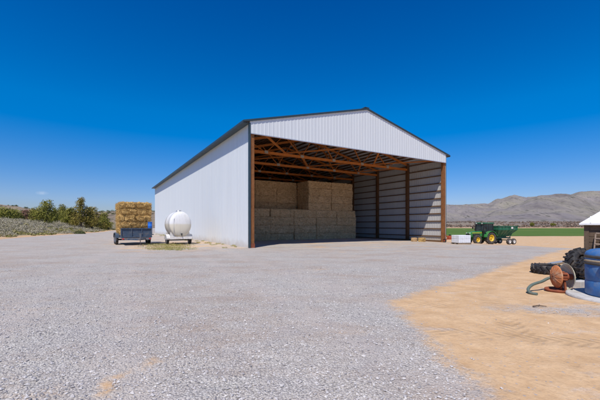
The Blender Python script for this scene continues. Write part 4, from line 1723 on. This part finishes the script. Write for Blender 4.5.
for k in range(1, 12):
    x = -ov + k * (SW + 2 * ov) / 12
    yt = SD / 2 * min(1, (x + ov) / (SW / 2 + .05), (SW + ov - x) / (SW / 2 + .05))
    zz = SH + .055 + rzv * min(1, (yt + ov) / (SD / 2 + ov)) * .98
    ytop = min(SD / 2 - .05, -ov + (x + ov) * (SD / 2 + ov) / (SW / 2 - .15 + ov), -ov + (SW + ov - x) * (SD / 2 + ov) / (SW / 2 - .15 + ov))
    ztop = SH + .05 + rzv * (ytop + ov) / (SD / 2 + ov)
    ro.bar((x, -ov, SH + .06), (x, ytop, ztop + .01), .03, .02)
ro.build('roof', M['shed_roof'], SHD)


def shed_pt(x, y, z):
    c, s = math.cos(shr), math.sin(shr)
    return Vector((sx0 + x * c - y * s, sy0 + x * s + y * c, sz + z))


# lattice panel leaning on the shed front
LP = MB()
lw, lh = 1.25, 1.35
for k in range(9):
    x = -lw / 2 + lw * k / 8
    LP.box((x, 0, lh / 2), (.035, .012, lh))
for k in range(9):
    z = lh * k / 8
    LP.box((0, -.012, z + .02), (lw, .012, .035))
lp = LP.build('lattice_panel', M['lattice'])
q = shed_pt(.80, -.42, 0)
lp.location = (q.x, q.y, sz)
lp.rotation_euler = (-.25, R(4), shr)
tag(lp, 'weathered wooden lattice panel leaning on the front of the shed', 'lattice')


def loose_tyre(label, loc, r, w, hub, rot, lugs, mat='rubber'):
    t = MB()
    # hollow tyre: open in the middle
    prof = [(hub, -w * .30), (hub * 1.05, -w * .46), (r * .80, -w * .52), (r * .95, -w * .44), (r, -w * .2), (r, w * .2), (r * .95, w * .44), (r * .80, w * .52), (hub * 1.05, w * .46), (hub, w * .30), (hub * 1.2, w * .25), (r * .86, w * .3), (r * .9, 0), (r * .86, -w * .3), (hub * 1.2, -w * .25)]
    t.lathe(prof, 44, None, True, True)
    for k in range(lugs):
        for s in (-1, 1):
            a = 2 * PI * (k + (0.5 if s > 0 else 0)) / lugs
            d = Vector((math.cos(a), math.sin(a), 0))
            a2 = a + .22
            d2 = Vector((math.cos(a2), math.sin(a2), 0))
            t.bar(d * (r - .005) + Vector((0, 0, s * w * .50)), d2 * (r + .012) + Vector((0, 0, s * w * .02)), .05 * r / .5, .055 * r / .5, d)
    o = t.build('tractor_tyre', M[mat], None)
    o.location = loc
    o.rotation_euler = rot
    return tag(o, label, 'tyre', 'old tractor tyres beside the shed')


g0 = ground_z(8.2, 11.1)
loose_tyre('black lugged tractor tyre lying flat on the dirt beyond the reel', (at(546, 11.1), 11.1, g0 + .155), .40, .28, .22, (0.03, -0.02, 0), 16)
loose_tyre('large black lugged tractor tyre leaning upright beside the blue tank', (8.22, 9.3, ground_z(8.2, 9.2) + .36), .40, .33, .22, (R(62), 0, R(12)), 18)
loose_tyre('large black lugged tyre leaning against the shed corner behind another', (8.55, 10.05, ground_z(8.5, 9.9) + .43), .46, .34, .25, (R(64), 0, R(8)), 18)

# grey pipe lying behind
pp = MB()
pp.tube([(9.6, 12.9, .07), (10.6, 13.6, .07), (11.6, 14.1, .07)], .055, 10)
pp.tube([(9.9, 12.7, .05), (10.9, 13.2, .05), (12.2, 13.3, .05)], .045, 10)
po_ = MB()
o = MB().tube([(0, 0, 0.06), (1.0, .7, .06), (2.0, 1.1, .06)], .06, 12).build('grey_pipe', M['galv'])
o.location = (9.75, 13.0, ground_z(10, 13.3))
tag(o, 'grey pipe lying on the dirt between the flat tyre and the leaning tyres', 'pipe')

# hose reel
RXr, RYr = 6.32, 8.0
rz0 = ground_z(RXr, RYr)
RE = thing('hose_reel', 'hose reel with flared orange and cream flanges on a rusty base', 'hose reel', (RXr, RYr, rz0), R(-10))
core = .07
Mx = Matrix.Translation((0, 0, .36)) @ Matrix.Rotation(PI / 2, 4, 'Y')
for sg, mat, rr_, xo, dish in ((-1, 'orange_rust', .26, -.13, .06), (1, 'cream', .31, .09, .13)):
    fl = MB()
    P = []
    for k in range(10):
        q = k / 9
        P.append((max(.001, rr_ * q), xo + sg * dish * (1 - q * q)))
    P.append((rr_ + .012, xo - sg * .004))
    for k in reversed(range(10)):
        q = k / 9
        P.append((max(.001, rr_ * q * .99), xo + sg * (dish * (1 - q * q) + .012)))
    fl.lathe(P, 48, Mx, True, True)
    for k in range(12):
        a = 2 * PI * k / 12
        pts = []
        for q in (.3, .55, .8, .97):
            x = xo + sg * (dish * (1 - q * q) + (.014 if sg < 0 else -.003))
            pts.append((x, rr_ * q * math.cos(a), .36 + rr_ * q * math.sin(a)))
        fl.tube(pts, .006, 5)
    fo_ = fl.build('flange', M[mat], RE)
    fo_['label'] = 'orange rusted flange' if sg < 0 else 'cream painted dished flange'
cc = MB()
cc.lathe([(core, -.15), (core, .2)], 24, Mx)
cc.tube([(-.21, 0, .36), (.24, 0, .36)], .022, 10)
for k in range(7):
    cc.lathe([(core + .01, -.10 + k * .03), (core + .03, -.085 + k * .03), (core + .01, -.07 + k * .03)], 20, Mx)
for k in range(5):
    a = 2 * PI * k / 5
    cc.tube([(-.05, .11 * math.cos(a), .36 + .11 * math.sin(a)), (.06, .11 * math.cos(a), .36 + .11 * math.sin(a))], .018, 6)
cc.build('hub', M['rust'], RE)
ba = MB()
ba.lathe([(.001, .0), (.34, 0), (.37, .035), (.36, .07), (.33, .05), (.30, .02), (.001, .02)], 36, Matrix.Diagonal((1.0, .8, 1, 1)))
for sy in (-.1, .1):
    ba.bar((.02, sy, .02), (.02, sy * .3, .34), .04, .04)
ba.build('base', M['rust'], RE)
# hose from the reel to the ground
HP = [Vector((6.32, 8.14, rz0 + .34)), Vector((6.14, 8.2, rz0 + .29)), Vector((5.9, 8.1, rz0 + .225)), Vector((5.61, 8.0, rz0 + .17)), Vector((5.40, 7.85, rz0 + .10)),
      Vector((5.33, 7.72, rz0 + .045)), Vector((5.335, 7.62, rz0 + .034)), Vector((5.38, 7.53, rz0 + .034))]


def spline(pts, n=6):
    out = []
    for i in range(len(pts) - 1):
        p0, p1, p2, p3 = pts[max(0, i - 1)], pts[i], pts[i + 1], pts[min(len(pts) - 1, i + 2)]
        for k in range(n):
            t = k / n
            out.append(0.5 * ((2 * p1) + (p2 - p0) * t + (2 * p0 - 5 * p1 + 4 * p2 - p3) * t * t + (3 * p1 - p0 - 3 * p2 + p3) * t ** 3))
    out.append(pts[-1])
    return out


hs_ = MB().tube(spline(HP), .034, 12).build('hose', M['hose'])
tag(hs_, 'grey green hose curving from the reel down onto the dirt', 'hose')

# blue tank on a concrete ring
bx, by = 6.84, 7.12
bz = ground_z(bx, by)
pd = MB()
pd.lathe([(.001, .035), (.72, .035), (.96, .04), (1.0, .03), (1.005, -.05), (.001, -.05)], 56)
pdo = pd.build('concrete_pad', M['concrete'])
pdo.location = (bx + .12, by - .02, bz + .02)
tag(pdo, 'round pale concrete pad under the blue tank', 'pad')
BT = thing('blue_tank', 'upright blue plastic tank with dark and tan straps standing on a round pad', 'tank', (bx, by, bz + .056), 0)
tb_ = MB()
tr_ = .56
tb_.lathe([(.001, 0), (tr_ - .03, 0), (tr_, .03), (tr_, .30), (tr_ - .012, .32), (tr_ - .012, .34), (tr_, .36), (tr_, .66), (tr_ - .012, .68), (tr_ - .012, .70), (tr_, .72), (tr_, .90), (tr_ - .03, .95), (tr_ - .10, .99), (tr_ - .20, 1.01), (.16, 1.03), (.001, 1.03)], 64)
tb_.build('body', M['blue_plastic'], BT)
MB().lathe([(.001, 1.10), (.15, 1.10), (.17, 1.08), (.17, 1.02), (.15, 1.02)], 28).build('lid', M['blue_plastic'], BT)
for z, mt, hh in ((.845, 'strap', .03), (.755, 'tan_strap', .022), (.70, 'strap', .026)):
    MB().lathe([(tr_ + .003, z - hh), (tr_ + .014, z - hh), (tr_ + .014, z + hh), (tr_ + .003, z + hh)], 64, None, True, True).build('strap', M[mt], BT)
vk = MB()
da = R(205)
dv = Vector((math.cos(da), math.sin(da), 0))
vk.tube([dv * (tr_ - .02) + Vector((0, 0, .74)), dv * (tr_ + .07) + Vector((0, 0, .74))], .028, 10)
vk.lathe([(.001, -.05), (.05, -.045), (.058, 0), (.05, .045), (.001, .05)], 16, Matrix.Translation(dv * (tr_ + .08) + Vector((0, 0, .74))))
vk.build('valve', M['tan_strap'], BT)
# concrete block by the tyres
cb = MB()
cb.box((0, 0, .1), (.4, .2, .2))
cbo = cb.build('concrete_block', M['concrete'], None, .012)
cbo.location = (at(580.5, 8.5), 8.5, ground_z(7.2, 8.5) - .01)
cbo.rotation_euler = (0, 0, R(25))
tag(cbo, 'pale concrete block on the dirt between the reel and the blue tank', 'block')
# twig and dark scrap
tw = MB()
tw.tube([(0, 0, .02), (.12, .03, .03), (.26, .0, .018)], [.014, .011, .006], 6)
tw.tube([(.12, .03, .03), (.2, .1, .03)], [.008, .004], 5)
two = tw.build('dry_stick', M['bark'])
two.location = (at(533, 6.35), 6.35, ground_z(4.4, 6.35))
tag(two, 'short dark stick on the tan dirt in front of the hose', 'stick')

# ------------------------------------------------------------------ sun, sky, camera
el = R(58)
to_sun = Vector((-0.32, -0.947, 0)).normalized() * math.cos(el) + Vector((0, 0, math.sin(el)))
sun = bpy.data.lights.new('sun', 'SUN')
sun.energy = 4.5
sun.angle = R(0.53)
sun.color = (1.0, 0.94, 0.855)
so_ = bpy.data.objects.new('sun', sun)
COL.objects.link(so_)
so_.rotation_euler = to_sun.to_track_quat('Z', 'Y').to_euler()
so_.location = (-20, -60, 80)

w = bpy.data.worlds.new('World')
S.world = w
w.use_nodes = True
nt = w.node_tree
bg = nt.nodes['Background']
sky = nt.nodes.new('ShaderNodeTexSky')
sky.sky_type = 'NISHITA'
sky.sun_disc = False
sky.sun_elevation = el
sky.sun_rotation = math.atan2(to_sun.x, to_sun.y)
sky.altitude = 1300
sky.air_density = 1.25
sky.dust_density = 0.2
sky.ozone_density = 3.0
hsv = nt.nodes.new('ShaderNodeHueSaturation')
hsv.inputs['Saturation'].default_value = 1.62
nt.links.new(sky.outputs[0], hsv.inputs['Color'])
tint = nt.nodes.new('ShaderNodeMix')
tint.data_type = 'RGBA'
tint.blend_type = 'MULTIPLY'
tint.inputs[0].default_value = 1
tint.inputs[7].default_value = (0.95, 0.84, 1.0, 1)
nt.links.new(hsv.outputs[0], tint.inputs[6])
tc = nt.nodes.new('ShaderNodeTexCoord')
mp = nt.nodes.new('ShaderNodeMapping')
mp.vector_type = 'POINT'
nt.links.new(tc.outputs['Generated'], mp.inputs[0])
cd = Vector((-258 / FPX, 1, 32 / FPX)).normalized()
dst = nt.nodes.new('ShaderNodeVectorMath')
dst.operation = 'DISTANCE'
mp.inputs['Scale'].default_value = (1, 1, 2.6)
nt.links.new(mp.outputs[0], dst.inputs[0])
dst.inputs[1].default_value = (cd.x, cd.y, cd.z * 2.6)
cn = nt.nodes.new('ShaderNodeTexNoise')
cn.inputs['Scale'].default_value = 170
cn.inputs['Detail'].default_value = 5
nt.links.new(tc.outputs['Generated'], cn.inputs['Vector'])
mr = nt.nodes.new('ShaderNodeMapRange')
mr.inputs[1].default_value = 0.014
mr.inputs[2].default_value = 0.002
nt.links.new(dst.outputs['Value'], mr.inputs[0])
mm = nt.nodes.new('ShaderNodeMath')
mm.operation = 'MULTIPLY'
nt.links.new(mr.outputs[0], mm.inputs[0])
nt.links.new(cn.outputs[0], mm.inputs[1])
cl = nt.nodes.new('ShaderNodeMix')
cl.data_type = 'RGBA'
nt.links.new(mm.outputs[0], cl.inputs[0])
sx = nt.nodes.new('ShaderNodeSeparateXYZ')
nt.links.new(tc.outputs['Generated'], sx.inputs[0])
gr_ = nt.nodes.new('ShaderNodeValToRGB')
nt.links.new(sx.outputs[2], gr_.inputs[0])
ge = gr_.color_ramp.elements
while len(ge) < 5:
    ge.new(0.5)
for e_, (p_, c_) in zip(ge, ((0.0, (.40, .50, .74)), (0.09, (.58, .67, .82)), (0.15, (.66, .76, .86)), (0.30, (.9, .98, .98)), (0.56, (.9, .74, .88)))):
    e_.position = p_
    e_.color = (*c_, 1)
gm_ = nt.nodes.new('ShaderNodeMix')
gm_.data_type = 'RGBA'
gm_.blend_type = 'MULTIPLY'
gm_.inputs[0].default_value = 1
nt.links.new(tint.outputs[2], gm_.inputs[6])
nt.links.new(gr_.outputs[0], gm_.inputs[7])
nt.links.new(gm_.outputs[2], cl.inputs[6])
cl.inputs[7].default_value = (3.6, 4.6, 6.2, 1)
nt.links.new(cl.outputs[2], bg.inputs['Color'])
bg.inputs['Strength'].default_value = 0.132

cam = bpy.data.cameras.new('camera')
cam.sensor_width = 36
cam.lens = FPX / 600 * 36
cam.shift_y = 25 / 600
cam.clip_start = 0.05
cam.clip_end = 20000
co = bpy.data.objects.new('camera', cam)
COL.objects.link(co)
co.location = (0, 0, CAMH)
co.rotation_euler = (R(90), 0, 0)
S.camera = co

S.view_settings.view_transform = 'Standard'
S.view_settings.look = 'None'
S.view_settings.exposure = 0
S.view_settings.gamma = 1
S.view_settings.use_curve_mapping = False
S.render.engine = 'CYCLES'
S.cycles.max_bounces = 8
S.cycles.diffuse_bounces = 6
S.cycles.use_denoising = True
